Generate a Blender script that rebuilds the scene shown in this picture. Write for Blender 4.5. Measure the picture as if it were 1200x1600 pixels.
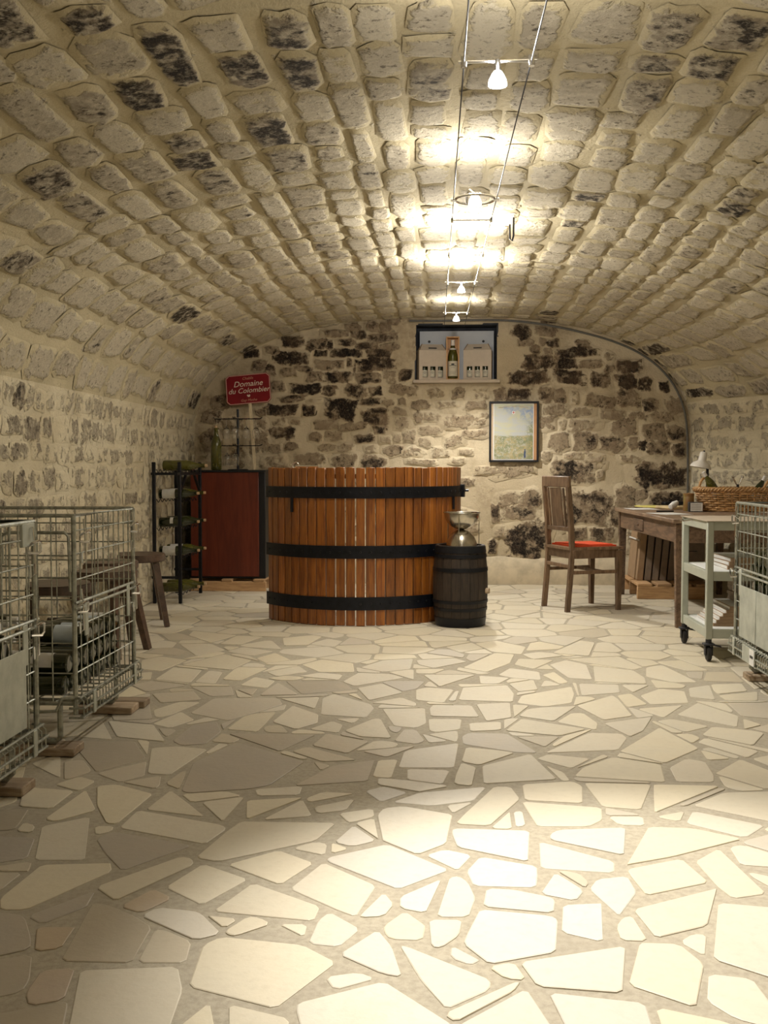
import bpy, bmesh, math, random
from math import sin, cos, pi, radians, sqrt, atan2
from mathutils import Vector, Matrix, noise

for o in list(bpy.data.objects):
    bpy.data.objects.remove(o)
SC = bpy.context.scene
COL = SC.collection
RND = random.Random(7)

# ------------------------------------------------------------------ camera
FPX = 1620.0
YAW, PITCH = radians(3.36), radians(2.47)
CAMZ = 1.05
cd = bpy.data.cameras.new('camera')
cam = bpy.data.objects.new('camera', cd)
COL.objects.link(cam)
cam.location = (0, 0, CAMZ)
cam.rotation_euler = (pi/2 - PITCH, 0, YAW)
cd.sensor_fit = 'VERTICAL'
cd.sensor_height = 32.0
cd.lens = 32.0*FPX/1600.0
cd.clip_start = 0.05
cd.clip_end = 60
SC.camera = cam

# ------------------------------------------------------------------ world, exposure
w = bpy.data.worlds.new('world')
SC.world = w
w.use_nodes = True
w.node_tree.nodes['Background'].inputs[0].default_value = (0.02, 0.02, 0.02, 1)
SC.view_settings.view_transform = 'Standard'
SC.view_settings.look = 'None'
SC.view_settings.exposure = 0.52
SC.view_settings.gamma = 1.0
SC.view_settings.use_curve_mapping = False

# ------------------------------------------------------------------ the lamps' light (bulbs of the cable system)
# x, y, z, kind, spot power, aim (x, y), half angle, glow power
LAMPS = [
    dict(px=(779, 76), z=2.17, kind='bar', spot=235, aim=(0.50, 2.30), ang=34, glow=9, blend=0.75),
    dict(px=(745, 291), z=2.235, kind='ring', spot=62, aim=(1.05, 4.35), ang=40, glow=10, blend=0.9),
    dict(px=(727, 384), z=2.265, kind='bar', spot=42, aim=(0.6, 5.7), ang=50, glow=28),
    dict(px=(719, 432), z=2.28, kind='bar', spot=18, aim=(-0.3, 6.6), ang=55, glow=28),
    dict(px=(713, 488), z=2.29, kind='bar', spot=105, aim=(0.42, 8.35), ang=66, glow=6.5, blend=0.7),
]
BACK_LAMPS = [dict(y=0.9, z=2.1, spot=3, aim=(0.5, 0.8), ang=50, glow=4.0),
              dict(y=-1.2, z=2.1, spot=20, aim=(0.0, -1.2), ang=60, glow=11)]
LAMP_COL = (1.0, 0.955, 0.875)


# ------------------------------------------------------------------ pixel -> place
cps, sps, cth, sth = cos(YAW), sin(YAW), cos(PITCH), sin(PITCH)
VF = Vector((-sps*cth, cps*cth, -sth))
VR = Vector((cps, sps, 0))
VU = VR.cross(VF)


def ray(px, py):
    return VF + VR*((px-600)/FPX) + VU*((800-py)/FPX)


def onz(px, py, h=0.0):
    d = ray(px, py)
    t = (h-CAMZ)/d.z
    return Vector((d.x*t, d.y*t, h))


def aty(px, py, Y):
    d = ray(px, py)
    t = Y/d.y
    return Vector((d.x*t, Y, CAMZ+d.z*t))


def proj(p):
    q = Vector(p)-Vector((0, 0, CAMZ))
    dz = q.dot(VF)
    if dz < 0.05:
        return None
    return (600+FPX*q.dot(VR)/dz, 800-FPX*q.dot(VU)/dz, dz)


# ------------------------------------------------------------------ materials
MATS = {}


class NT:
    def __init__(self, name):
        self.m = bpy.data.materials.new(name)
        self.m.use_nodes = True
        self.t = self.m.node_tree
        self.b = self.t.nodes['Principled BSDF']

    def n(self, typ, **kw):
        nd = self.t.nodes.new(typ)
        for k, v in kw.items():
            setattr(nd, k, v)
        return nd

    def l(self, a, b):
        self.t.links.new(a, b)

    def val(self, sock, v):
        if hasattr(v, 'is_linked') or isinstance(v, bpy.types.NodeSocket):
            self.l(v, sock)
        else:
            sock.default_value = v

    def math(self, op, a, b=0.0, c=None, clamp=False):
        nd = self.n('ShaderNodeMath', operation=op, use_clamp=clamp)
        self.val(nd.inputs[0], a)
        self.val(nd.inputs[1], b)
        if c is not None:
            self.val(nd.inputs[2], c)
        return nd.outputs[0]

    def sstep(self, x, a, b):
        nd = self.n('ShaderNodeMapRange', interpolation_type='SMOOTHSTEP')
        self.val(nd.inputs[0], x)
        self.val(nd.inputs[1], a)
        self.val(nd.inputs[2], b)
        return nd.outputs[0]

    def mix(self, f, a, b, mode='MIX'):
        nd = self.n('ShaderNodeMix', data_type='RGBA', blend_type=mode)
        self.val(nd.inputs[0], f)
        for s, v in ((nd.inputs[6], a), (nd.inputs[7], b)):
            if isinstance(v, tuple):
                v = (v[0], v[1], v[2], 1)
            self.val(s, v)
        return nd.outputs[2]

    def noise(self, co, scale, detail=4, rough=0.6, dist=0.0):
        nd = self.n('ShaderNodeTexNoise')
        self.l(co, nd.inputs['Vector'])
        nd.inputs['Scale'].default_value = scale
        nd.inputs['Detail'].default_value = detail
        nd.inputs['Roughness'].default_value = rough
        nd.inputs['Distortion'].default_value = dist
        return nd.outputs[0]

    def pos(self):
        return self.n('ShaderNodeNewGeometry').outputs['Position']

    def objco(self, scale=(1, 1, 1)):
        c = self.n('ShaderNodeTexCoord').outputs['Object']
        mp = self.n('ShaderNodeMapping')
        mp.inputs['Scale'].default_value = scale
        self.l(c, mp.inputs[0])
        return mp.outputs[0]

    def attr(self, name):
        return self.n('ShaderNodeAttribute', attribute_name=name)

    def bump(self, h, strength=0.4, dist=0.01):
        nd = self.n('ShaderNodeBump')
        nd.inputs['Strength'].default_value = strength
        nd.inputs['Distance'].default_value = dist
        self.l(h, nd.inputs['Height'])
        self.l(nd.outputs[0], self.b.inputs['Normal'])


def pmat(name, col, rough=0.5, metal=0.0, var=0.15, scale=12.0, stretch=(1, 1, 1), bump=0.0, col2=None, trans=0.0, ior=1.45, emit=None, estr=0.0, coat=0.0, crough=0.12):
    """plain procedural material: two tones mixed by a noise"""
    if name in MATS:
        return MATS[name]
    t = NT(name)
    co = t.objco(stretch)
    n = t.noise(co, scale, 5, 0.62)
    c2 = col2 or tuple(max(0, c*(1-2.2*var)) for c in col)
    f = t.sstep(n, 0.3, 0.75)
    t.l(t.mix(f, col, c2), t.b.inputs['Base Color'])
    t.b.inputs['Roughness'].default_value = rough
    t.b.inputs['Metallic'].default_value = metal
    t.b.inputs['IOR'].default_value = ior
    t.b.inputs['Transmission Weight'].default_value = trans
    t.b.inputs['Coat Weight'].default_value = coat
    t.b.inputs['Coat Roughness'].default_value = crough
    if bump:
        t.bump(n, bump, 0.004)
    if emit:
        t.b.inputs['Emission Color'].default_value = (*emit, 1)
        t.b.inputs['Emission Strength'].default_value = estr
    MATS[name] = t.m
    return t.m


def masonry(name, mortar, mortar2, pale, brown, soot, stain_scale=9.0, edge=0.9, flatk=0.5, stk=0.36, haze=0.0):
    """mortar and stone in one material: attributes inn (0 rim .. 1 stone face) and dk (soot) live on the meshes"""
    t = NT(name)
    p = t.pos()
    inn = t.attr('inn').outputs['Fac']
    dk = t.attr('dk').outputs['Fac']
    n1 = t.noise(p, 22, 6, 0.65)
    n2 = t.noise(p, stain_scale, 7, 0.72, 0.3)
    n3 = t.noise(p, 75, 4, 0.6)
    n4 = t.noise(p, 2.2, 3, 0.5)
    n5 = t.noise(p, 42, 7, 0.75, 0.0)
    n6 = t.noise(p, 13, 4, 0.6, 0.5)
    ed = t.math('ADD', t.math('MULTIPLY', t.math('SUBTRACT', n1, 0.5), edge), t.math('MULTIPLY', t.math('SUBTRACT', n6, 0.5), edge*1.9))
    e0 = t.math('ADD', inn, ed)
    e = t.sstep(e0, 0.30, 0.66)
    mort = t.mix(t.sstep(n4, 0.35, 0.65), mortar, mortar2)
    mort = t.mix(t.math('MULTIPLY', t.sstep(n3, 0.5, 0.8), 0.25), mort, tuple(c*0.55 for c in mortar2))
    st = t.mix(t.math('MULTIPLY', t.math('MULTIPLY', dk, t.sstep(n1, 0.25, 0.6)), 0.85), pale, brown)
    th = t.math('SUBTRACT', 0.80, t.math('MULTIPLY', dk, stk))
    th = t.math('ADD', th, t.math('MULTIPLY', t.math('SUBTRACT', 1.0, t.math('ADD', inn, ed)), 0.24))
    s = t.sstep(n2, th, t.math('ADD', th, 0.17))
    sp = t.math('MULTIPLY', s, t.sstep(n5, 0.34, 0.5))
    s = t.math('MAXIMUM', t.math('MULTIPLY', s, t.math('MULTIPLY', dk, flatk)), sp, clamp=True)
    st = t.mix(s, st, soot)
    pit = t.math('MULTIPLY', t.sstep(n5, 0.53, 0.60), t.math('ADD', t.math('MULTIPLY', dk, 0.5), 0.6))
    pit = t.math('MULTIPLY', pit, t.sstep(n6, 0.42, 0.58), clamp=True)
    st = t.mix(pit, st, tuple(c*0.5 for c in brown))
    col = t.mix(e, mort, st)
    sp2 = t.math('MULTIPLY', t.sstep(n2, 0.62, 0.78), t.sstep(n5, 0.5, 0.62))
    col = t.mix(t.math('MULTIPLY', sp2, 0.75), col, brown)
    if haze:
        n7 = t.noise(p, 1.5, 5, 0.62, 0.4)
        col = t.mix(t.math('MULTIPLY', t.math('MULTIPLY', t.sstep(n7, 0.46, 0.66), t.sstep(n1, 0.3, 0.62)), haze), col, brown)
    t.l(col, t.b.inputs['Base Color'])
    t.b.inputs['Roughness'].default_value = 0.92
    t.b.inputs['Specular IOR Level'].default_value = 0.15
    h = t.math('ADD', t.math('ADD', t.math('MULTIPLY', n1, 0.3), t.math('MULTIPLY', n3, 0.25)), t.math('MULTIPLY', n5, t.math('ADD', t.math('MULTIPLY', e, 1.0), 0.2)))
    t.bump(h, 0.8, 0.02)
    MATS[name] = t.m
    return t.m


M_VAULT = masonry('vault_masonry', (0.55, 0.475, 0.315), (0.45, 0.385, 0.25), (0.67, 0.60, 0.46), (0.22, 0.17, 0.115), (0.03, 0.024, 0.018), 9.0, 1.15, 0.55, 0.43)
M_BACK = masonry('back_wall_masonry', (0.62, 0.53, 0.375), (0.50, 0.415, 0.28), (0.50, 0.405, 0.275), (0.19, 0.13, 0.08), (0.016, 0.013, 0.012), 8.0, 1.0, 0.75, 0.46, 0.55)
M_SIDE = masonry('side_wall_masonry', (0.66, 0.59, 0.43), (0.56, 0.485, 0.335), (0.57, 0.505, 0.38), (0.22, 0.175, 0.125), (0.05, 0.042, 0.035), 11.0, 1.5)


def floor_mats():
    t = NT('paving_stone')
    p = t.pos()
    tint = t.attr('tint').outputs['Color']
    n1 = t.noise(p, 3.5, 5, 0.6, 0.6)
    n2 = t.noise(p, 40, 4, 0.6)
    c = t.mix(t.math('MULTIPLY', t.sstep(n1, 0.42, 0.75), 0.30), tint, (0.60, 0.47, 0.31))
    c = t.mix(t.math('MULTIPLY', t.sstep(n1, 0.25, 0.5), 0.25), t.mix(0.5, c, (0.50, 0.46, 0.40)), c)
    c = t.mix(t.math('MULTIPLY', t.sstep(n2, 0.45, 0.8), 0.18), c, (0.38, 0.32, 0.23))
    t.l(c, t.b.inputs['Base Color'])
    t.b.inputs['Roughness'].default_value = 0.5
    t.b.inputs['Specular IOR Level'].default_value = 0.35
    t.bump(t.math('ADD', n2, t.math('MULTIPLY', n1, 2.0)), 0.2, 0.006)
    MATS['paving'] = t.m
    t = NT('paving_mortar')
    p = t.pos()
    n1 = t.noise(p, 60, 5, 0.7)
    n2 = t.noise(p, 2.5, 3, 0.5)
    c = t.mix(t.sstep(n1, 0.35, 0.7), (0.43, 0.38, 0.29), (0.33, 0.29, 0.215))
    c = t.mix(t.math('MULTIPLY', t.sstep(n2, 0.4, 0.7), 0.4), c, (0.30, 0.26, 0.20))
    t.l(c, t.b.inputs['Base Color'])
    t.b.inputs['Roughness'].default_value = 0.85
    t.bump(n1, 0.4, 0.004)
    MATS['pmortar'] = t.m


floor_mats()


def wood(name, c1, c2, rough=0.45, stretch=(9, 9, 0.9), scale=4.0, coat=0.0):
    t = NT(name)
    co = t.objco(stretch)
    inf = t.n('ShaderNodeObjectInfo').outputs['Random']
    off = t.n('ShaderNodeVectorMath', operation='ADD')
    t.l(co, off.inputs[0])
    cmb = t.n('ShaderNodeCombineXYZ')
    t.l(t.math('MULTIPLY', inf, 37.0), cmb.inputs[0])
    t.l(t.math('MULTIPLY', inf, 91.0), cmb.inputs[2])
    t.l(cmb.outputs[0], off.inputs[1])
    n = t.noise(off.outputs[0], scale, 6, 0.62, 1.2)
    n2 = t.noise(off.outputs[0], scale*5, 4, 0.7)
    f = t.sstep(t.math('ADD', n, t.math('MULTIPLY', t.math('SUBTRACT', n2, 0.5), 0.35)), 0.32, 0.68)
    c = t.mix(f, c1, c2)
    k = t.math('ADD', 0.78, t.math('MULTIPLY', inf, 0.44))
    hs = t.n('ShaderNodeHueSaturation')
    t.l(k, hs.inputs['Value'])
    t.l(c, hs.inputs['Color'])
    t.l(hs.outputs[0], t.b.inputs['Base Color'])
    t.b.inputs['Roughness'].default_value = rough
    t.b.inputs['Coat Weight'].default_value = coat
    t.b.inputs['Coat Roughness'].default_value = 0.25
    t.bump(n2, 0.15, 0.003)
    MATS[name] = t.m
    return t.m


W_PRESS = wood('varnished_oak', (0.37, 0.128, 0.018), (0.18, 0.050, 0.008), 0.36, (14, 14, 1.0), 2.4, 0.3)
W_KEG = wood('dark_keg_oak', (0.042, 0.027, 0.018), (0.016, 0.011, 0.008), 0.6, (10, 10, 1.2), 4)
W_CHAIR = wood('worn_brown_wood', (0.23, 0.145, 0.085), (0.115, 0.068, 0.038), 0.5, (8, 8, 1.2), 4)
W_TABLE = wood('old_table_wood', (0.20, 0.125, 0.075), (0.085, 0.05, 0.03), 0.55, (7, 1.0, 7), 4)
W_TOP = wood('scuffed_table_top', (0.26, 0.175, 0.11), (0.15, 0.095, 0.06), 0.5, (7, 1.0, 7), 4)
W_MAHOG = wood('mahogany_veneer', (0.165, 0.028, 0.010), (0.105, 0.016, 0.006), 0.4, (6, 6, 0.5), 3)
W_PALLET = wood('pale_pallet_wood', (0.52, 0.33, 0.17), (0.36, 0.21, 0.10), 0.7, (1, 8, 8), 4)
W_STOOL = wood('dark_stool_wood', (0.11, 0.065, 0.042), (0.05, 0.03, 0.02), 0.4, (3, 3, 3), 4)
W_BOX = wood('pine_box_wood', (0.66, 0.40, 0.19), (0.52, 0.29, 0.13), 0.6, (8, 8, 1), 3)
W_LATH = wood('bare_lath_wood', (0.66, 0.56, 0.38), (0.54, 0.44, 0.28), 0.7, (8, 8, 1), 3)
W_BLOCK = wood('sawn_block_wood', (0.42, 0.33, 0.23), (0.27, 0.19, 0.12), 0.8, (1.2, 8, 8), 4)
W_WICKER = wood('wicker', (0.55, 0.33, 0.14), (0.36, 0.19, 0.07), 0.55, (12, 12, 12), 5)

IRON = pmat('black_iron', (0.010, 0.011, 0.015), 0.42, 0.3, 0.2, 30)
IRONB = pmat('blued_iron_hoop', (0.012, 0.014, 0.022), 0.40, 0.4, 0.25, 20)
GALV = pmat('galvanised_wire', (0.46, 0.47, 0.40), 0.40, 0.55, 0.25, 40)
GALVSHEET = pmat('galvanised_sheet', (0.50, 0.52, 0.45), 0.5, 0.35, 0.12, 14)
CHROME = pmat('chrome', (0.82, 0.83, 0.85), 0.12, 1.0, 0.02, 10)
STEEL = pmat('brushed_steel', (0.60, 0.56, 0.48), 0.24, 1.0, 0.08, 30)
BGLASS = pmat('dark_bottle_glass', (0.020, 0.026, 0.006), 0.08, 0, 0.2, 8, coat=0.6)
GGLASS = pmat('green_bottle_glass', (0.13, 0.125, 0.018), 0.07, 0, 0.2, 8, trans=0.35, coat=0.5)
CLEAR = pmat('clear_glass', (1, 1, 1), 0.03, 0, 0, 5, trans=1.0, ior=1.5, coat=1.0, crough=0.16)
PAPER = pmat('paper_label', (0.70, 0.69, 0.66), 0.7, 0, 0.05, 30)
PAPERB = pmat('pale_blue_label', (0.55, 0.62, 0.68), 0.7, 0, 0.06, 30)
FOILW = pmat('white_capsule', (0.78, 0.76, 0.72), 0.4, 0, 0.05, 30)
FOILD = pmat('dark_capsule', (0.05, 0.035, 0.02), 0.4, 0.3, 0.1, 30)
CORK = pmat('cork', (0.62, 0.42, 0.24), 0.8, 0, 0.15, 60)
BLACK = pmat('black_laminate', (0.008, 0.008, 0.010), 0.45, 0, 0.1, 20)
CARTON = pmat('grey_beige_carton', (0.55, 0.47, 0.38), 0.75, 0, 0.04, 25)
CARTONIN = pmat('carton_inside', (0.30, 0.22, 0.15), 0.8, 0, 0.08, 25)
CARDB = pmat('brown_cardboard', (0.36, 0.24, 0.14), 0.8, 0, 0.08, 20)
CARDG = pmat('greyed_cardboard', (0.26, 0.20, 0.15), 0.8, 0, 0.10, 20)
WHITEP = pmat('white_paint', (0.74, 0.75, 0.76), 0.6, 0, 0.03, 20)
PANELW = pmat('niche_panel_paint', (0.60, 0.63, 0.68), 0.6, 0, 0.03, 8)
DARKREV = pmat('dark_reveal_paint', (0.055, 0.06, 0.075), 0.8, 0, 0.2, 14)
PLASTER = pmat('skirting_plaster', (0.62, 0.53, 0.38), 0.9, 0, 0.14, 9, bump=0.3)
GREYPNT = pmat('grey_green_enamel', (0.42, 0.44, 0.37), 0.4, 0, 0.05, 18)
TOPLAM = pmat('pale_laminate', (0.50, 0.42, 0.33), 0.5, 0, 0.06, 18)
SHELFW = pmat('white_shelf_paper', (0.74, 0.75, 0.74), 0.6, 0, 0.03, 18)
RUBBER = pmat('black_rubber', (0.018, 0.016, 0.015), 0.6, 0, 0.2, 20)
RED = pmat('burgundy_enamel', (0.23, 0.006, 0.014), 0.35, 0, 0.08, 10)
CREAM = pmat('cream_lettering', (0.80, 0.70, 0.58), 0.5, 0, 0.03, 20)
ROSEL = pmat('rose_gold_lettering', (0.62, 0.30, 0.20), 0.5, 0, 0.05, 20)
PINKB = pmat('sign_border', (0.66, 0.42, 0.34), 0.5, 0, 0.05, 20)
ORANGE = pmat('orange_red_seat_cloth', (0.72, 0.085, 0.025), 0.75, 0, 0.06, 60, bump=0.3)
LAMPW = pmat('lamp_white_enamel', (0.76, 0.72, 0.65), 0.35, 0, 0.03, 10)
CABLE = pmat('grey_cable', (0.14, 0.135, 0.12), 0.5, 0, 0.1, 20)
WIREDK = pmat('dark_lamp_cable', (0.03, 0.03, 0.033), 0.6, 0.0, 0.1, 20)
YELLOW = pmat('yellow_folder', (0.62, 0.55, 0.16), 0.6, 0, 0.05, 20)
INK = pmat('ink', (0.03, 0.03, 0.035), 0.6, 0, 0.1, 30)
REDINK = pmat('red_ink', (0.55, 0.06, 0.04), 0.6, 0, 0.1, 30)
LABELC = pmat('cream_label', (0.66, 0.62, 0.50), 0.65, 0, 0.05, 30)
MATB = pmat('brown_mat_board', (0.42, 0.22, 0.10), 0.7, 0, 0.06, 20)
MATT = pmat('tan_mat_board', (0.48, 0.36, 0.24), 0.7, 0, 0.06, 20)
TINB = pmat('brown_green_tin', (0.24, 0.11, 0.04), 0.4, 0, 0.2, 9, col2=(0.16, 0.16, 0.03))
BULB = pmat('lit_bulb', (1, 1, 1), 0.3, emit=(1.0, 0.93, 0.82), estr=60)
FROST = pmat('lit_glass_reflector', (1, 1, 1), 0.2, emit=(1.0, 0.94, 0.86), estr=9)


# ------------------------------------------------------------------ mesh builder
ORG = {}


def link(o, parent=None):
    COL.objects.link(o)
    if parent is not None:
        o.parent = parent
    return o


class MB:
    def __init__(self):
        self.v = []
        self.f = []
        self.sm = []

    def add(self, vs, fs, smooth=True):
        b = len(self.v)
        self.v.extend([Vector(p) for p in vs])
        for q in fs:
            self.f.append([b+i for i in q])
            self.sm.append(smooth)
        return self

    def box(self, c, s, bev=0.0, rot=None):
        hx, hy, hz = s[0]/2, s[1]/2, s[2]/2
        c = Vector(c)
        R = rot if rot is not None else Matrix.Identity(3)
        if bev <= 0:
            vs = [c+R @ Vector((x*hx, y*hy, z*hz)) for x in (-1, 1) for y in (-1, 1) for z in (-1, 1)]
            fs = [(0, 1, 3, 2), (4, 6, 7, 5), (0, 4, 5, 1), (2, 3, 7, 6), (0, 2, 6, 4), (1, 5, 7, 3)]
            return self.add(vs, fs, False)
        bev = min(bev, hx*0.9, hy*0.9, hz*0.9)
        H = (hx, hy, hz)
        idx = {}
        vs = []
        for sx in (-1, 1):
            for sy in (-1, 1):
                for sz in (-1, 1):
                    sg = (sx, sy, sz)
                    for a in range(3):
                        p = [sg[i]*(H[i]-(0 if i == a else bev)) for i in range(3)]
                        idx[(sg, a)] = len(vs)
                        vs.append(c+R @ Vector(p))
        fs = []
        for a in range(3):
            b_, c_ = (a+1) % 3, (a+2) % 3
            for s_ in (-1, 1):
                q = []
                for (u, v) in ((-1, -1), (1, -1), (1, 1), (-1, 1)):
                    sg = [0, 0, 0]
                    sg[a], sg[b_], sg[c_] = s_, u, v
                    q.append(idx[(tuple(sg), a)])
                fs.append(q if s_ > 0 else q[::-1])
        for a, b_, c_ in ((0, 1, 2), (1, 2, 0), (2, 0, 1)):
            for sa in (-1, 1):
                for sb in (-1, 1):
                    def k(sc, ax):
                        sg = [0, 0, 0]
                        sg[a], sg[b_], sg[c_] = sa, sb, sc
                        return idx[(tuple(sg), ax)]
                    q = [k(-1, a), k(-1, b_), k(1, b_), k(1, a)]
                    fs.append(q if sa*sb > 0 else q[::-1])
        for sx in (-1, 1):
            for sy in (-1, 1):
                for sz in (-1, 1):
                    sg = (sx, sy, sz)
                    q = [idx[(sg, 0)], idx[(sg, 1)], idx[(sg, 2)]]
                    fs.append(q if sx*sy*sz > 0 else q[::-1])
        return self.add(vs, fs, False)

    def beam(self, a, b, wx, wy, up=(0, 0, 1), bev=0.0, w2=None):
        """rectangular bar from a to b"""
        a, b = Vector(a), Vector(b)
        z = (b-a).normalized()
        x = Vector(up).cross(z)
        if x.length < 1e-4:
            x = Vector((1, 0, 0)).cross(z)
            if x.length < 1e-4:
                x = Vector((0, 1, 0)).cross(z)
        x.normalize()
        y = z.cross(x)
        if w2 is None:
            R = Matrix((x, y, z)).transposed()
            return self.box((a+b)/2, (wx, wy, (b-a).length), bev, R)
        vs = []
        for p, (ax, ay) in ((a, (wx, wy)), (b, w2)):
            for sx, sy in ((-1, -1), (1, -1), (1, 1), (-1, 1)):
                vs.append(p+x*(sx*ax/2)+y*(sy*ay/2))
        return self.add(vs, [(0, 3, 2, 1), (4, 5, 6, 7), (0, 1, 5, 4), (1, 2, 6, 5), (2, 3, 7, 6), (3, 0, 4, 7)], False)

    def tube(self, path, r, n=6, closed=False):
        P = [Vector(p) for p in path]
        m = len(P)
        rr = r if isinstance(r, (list, tuple)) else [r]*m
        T = []
        for i in range(m):
            if closed:
                d = P[(i+1) % m]-P[i-1]
            else:
                d = P[min(i+1, m-1)]-P[max(i-1, 0)]
            T.append(d.normalized())
        x = Vector((0, 0, 1)).cross(T[0])
        if x.length < 1e-3:
            x = Vector((1, 0, 0)).cross(T[0])
        x.normalize()
        vs = []
        for i in range(m):
            x = (x-T[i]*x.dot(T[i]))
            if x.length < 1e-5:
                x = Vector((1, 0, 0)).cross(T[i])
            x.normalize()
            y = T[i].cross(x)
            for k in range(n):
                a = 2*pi*k/n
                vs.append(P[i]+(x*cos(a)+y*sin(a))*rr[i])
        fs = []
        for i in range(m if closed else m-1):
            j = (i+1) % m
            for k in range(n):
                l = (k+1) % n
                fs.append((i*n+k, i*n+l, j*n+l, j*n+k))
        if not closed:
            fs.append(tuple(range(n))[::-1])
            fs.append(tuple(range((m-1)*n, m*n)))
        return self.add(vs, fs, True)

    def cyl(self, a, b, r, r2=None, n=12):
        return self.tube([a, b], [r, r if r2 is None else r2], n)

    def lathe(self, prof, n=20, c=(0, 0, 0), R=None, a0=0.0, a1=2*pi):
        full = abs(a1-a0-2*pi) < 1e-6
        c = Vector(c)
        R = R if R is not None else Matrix.Identity(3)
        cols = n if full else n+1
        vs, ids = [], []
        for (r, z) in prof:
            if r < 1e-6:
                ids.append([len(vs)]*cols)
                vs.append(c+R @ Vector((0, 0, z)))
            else:
                row = []
                for k in range(cols):
                    a = a0+(a1-a0)*k/n
                    row.append(len(vs))
                    vs.append(c+R @ Vector((r*cos(a), r*sin(a), z)))
                ids.append(row)
        fs = []
        for i in range(len(prof)-1):
            for k in range(n):
                l = (k+1) % cols
                q = [ids[i][k], ids[i][l], ids[i+1][l], ids[i+1][k]]
                u = []
                for t in q:
                    if t not in u:
                        u.append(t)
                if len(u) > 2:
                    fs.append(u)
        return self.add(vs, fs, True)

    def prism(self, poly, d, O=(0, 0, 0), X=(1, 0, 0), Y=(0, 1, 0)):
        """polygon poly in the plane O,X,Y pushed by d along X x Y"""
        O, X, Y = Vector(O), Vector(X), Vector(Y)
        N = X.cross(Y).normalized()
        n = len(poly)
        vs = [O+X*p[0]+Y*p[1] for p in poly]+[O+X*p[0]+Y*p[1]+N*d for p in poly]
        fs = [tuple(range(n))[::-1], tuple(range(n, 2*n))]+[(i, (i+1) % n, n+(i+1) % n, n+i) for i in range(n)]
        return self.add(vs, fs, False)

    def sphere(self, c, r, n=12, m=7, sz=1.0):
        return self.lathe([(r*sin(pi*i/m), -r*sz*cos(pi*i/m)) for i in range(m+1)], n, c)

    def mesh(self, name, mat, off=None, recalc=True, ang=38, flat=False):
        me = bpy.data.meshes.new(name)
        o = Vector(off) if off is not None else Vector((0, 0, 0))
        me.from_pydata([tuple(p-o) for p in self.v], [], self.f)
        if recalc:
            bm = bmesh.new()
            bm.from_mesh(me)
            bmesh.ops.recalc_face_normals(bm, faces=bm.faces)
            bm.to_mesh(me)
            bm.free()
        if not flat:
            me.polygons.foreach_set('use_smooth', self.sm)
            me.set_sharp_from_angle(angle=radians(ang))
        me.materials.append(mat)
        me.update()
        return me

    def part(self, name, mat, parent, world=False, label=None, **kw):
        off = ORG.get(parent.name, Vector((0, 0, 0))) if world else None
        me = self.mesh(name, mat, off, **kw)
        o = link(bpy.data.objects.new(name, me), parent)
        ORG[o.name] = ORG.get(parent.name, Vector((0, 0, 0)))
        if label:
            o['label'] = label
        return o

    def single(self, name, mat, label, cat, loc=None, group=None, rz=0.0, local=False, **kw):
        if loc is None:
            zs = min(p.z for p in self.v)
            loc = Vector((sum(p.x for p in self.v)/len(self.v), sum(p.y for p in self.v)/len(self.v), zs))
        loc = Vector(loc)
        me = self.mesh(name, mat, None if local else loc, **kw)
        o = link(bpy.data.objects.new(name, me))
        o.location = loc
        o.rotation_euler = (0, 0, rz)
        ORG[o.name] = loc
        tag(o, label, cat, group)
        return o


def tag(o, label, cat, group=None):
    o['label'] = label
    o['category'] = cat
    if group:
        o['group'] = group
    return o


def thing(name, label, cat, loc=(0, 0, 0), rz=0.0, group=None):
    o = link(bpy.data.objects.new(name, None))
    o.empty_display_size = 0.1
    o.location = loc
    o.rotation_euler = (0, 0, rz)
    ORG[o.name] = Vector(loc)
    return tag(o, label, cat, group)


def dup(root, loc, rot=None, label=None, group=None):
    r = root.copy()
    link(r)
    r.location = loc
    if rot is not None:
        r.rotation_euler = rot
    if label:
        r['label'] = label
    if group:
        r['group'] = group
    for ch in root.children:
        c = ch.copy()
        link(c, r)
        for g in ch.children:
            link(g.copy(), c)
    return r


def structure(o):
    o['kind'] = 'structure'
    return o


def text_mesh(s, size, mat, shear=0.0, ext=0.0006, space=1.0):
    cu = bpy.data.curves.new('lettering', 'FONT')
    cu.body = s
    cu.size = size
    cu.shear = shear
    cu.extrude = ext
    cu.align_x = 'CENTER'
    cu.space_character = space
    cu.resolution_u = 3
    ob = bpy.data.objects.new('lettering', cu)
    COL.objects.link(ob)
    dg = bpy.context.evaluated_depsgraph_get()
    me = bpy.data.meshes.new_from_object(ob.evaluated_get(dg))
    bpy.data.objects.remove(ob)
    me.materials.clear()
    me.materials.append(mat)
    return me


# ================================================================== THE CELLAR
YB = 9.35            # back wall
YF = -2.6            # wall behind the camera
AL, AR = 2.276, 2.17  # half widths
H0, CROWN, NEXP = 1.28, 2.39, 2.5


def sm(a, b, x):
    t = max(0.0, min(1.0, (x-a)/(b-a)))
    return t*t*(3-2*t)


def ar(y):           # the right side opens into a shallow recess where the table stands
    return AR+0.46*sm(9.25, 8.25, y)*sm(5.2, 6.2, y)


def crown_up(y):     # the vault steps up a little near the camera
    return 0.045*(1-sm(3.035, 3.055, y))


PROF = []            # (u, x, z), left floor -> crown -> right floor
_pts = [(-1.0, 0.0)]
NA = 120
for i in range(NA+1):
    t = pi*i/NA
    c, s = cos(t), sin(t)
    _pts.append((-math.copysign(abs(c)**(2/NEXP), c), abs(s)**(2/NEXP)))
_pts.append((1.0, 0.0))


def P2(q, first, y=None, last=False):
    x = q[0]*(AL if q[0] < 0 else AR)
    z = H0+q[1]*(CROWN-H0)
    return x, z


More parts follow.
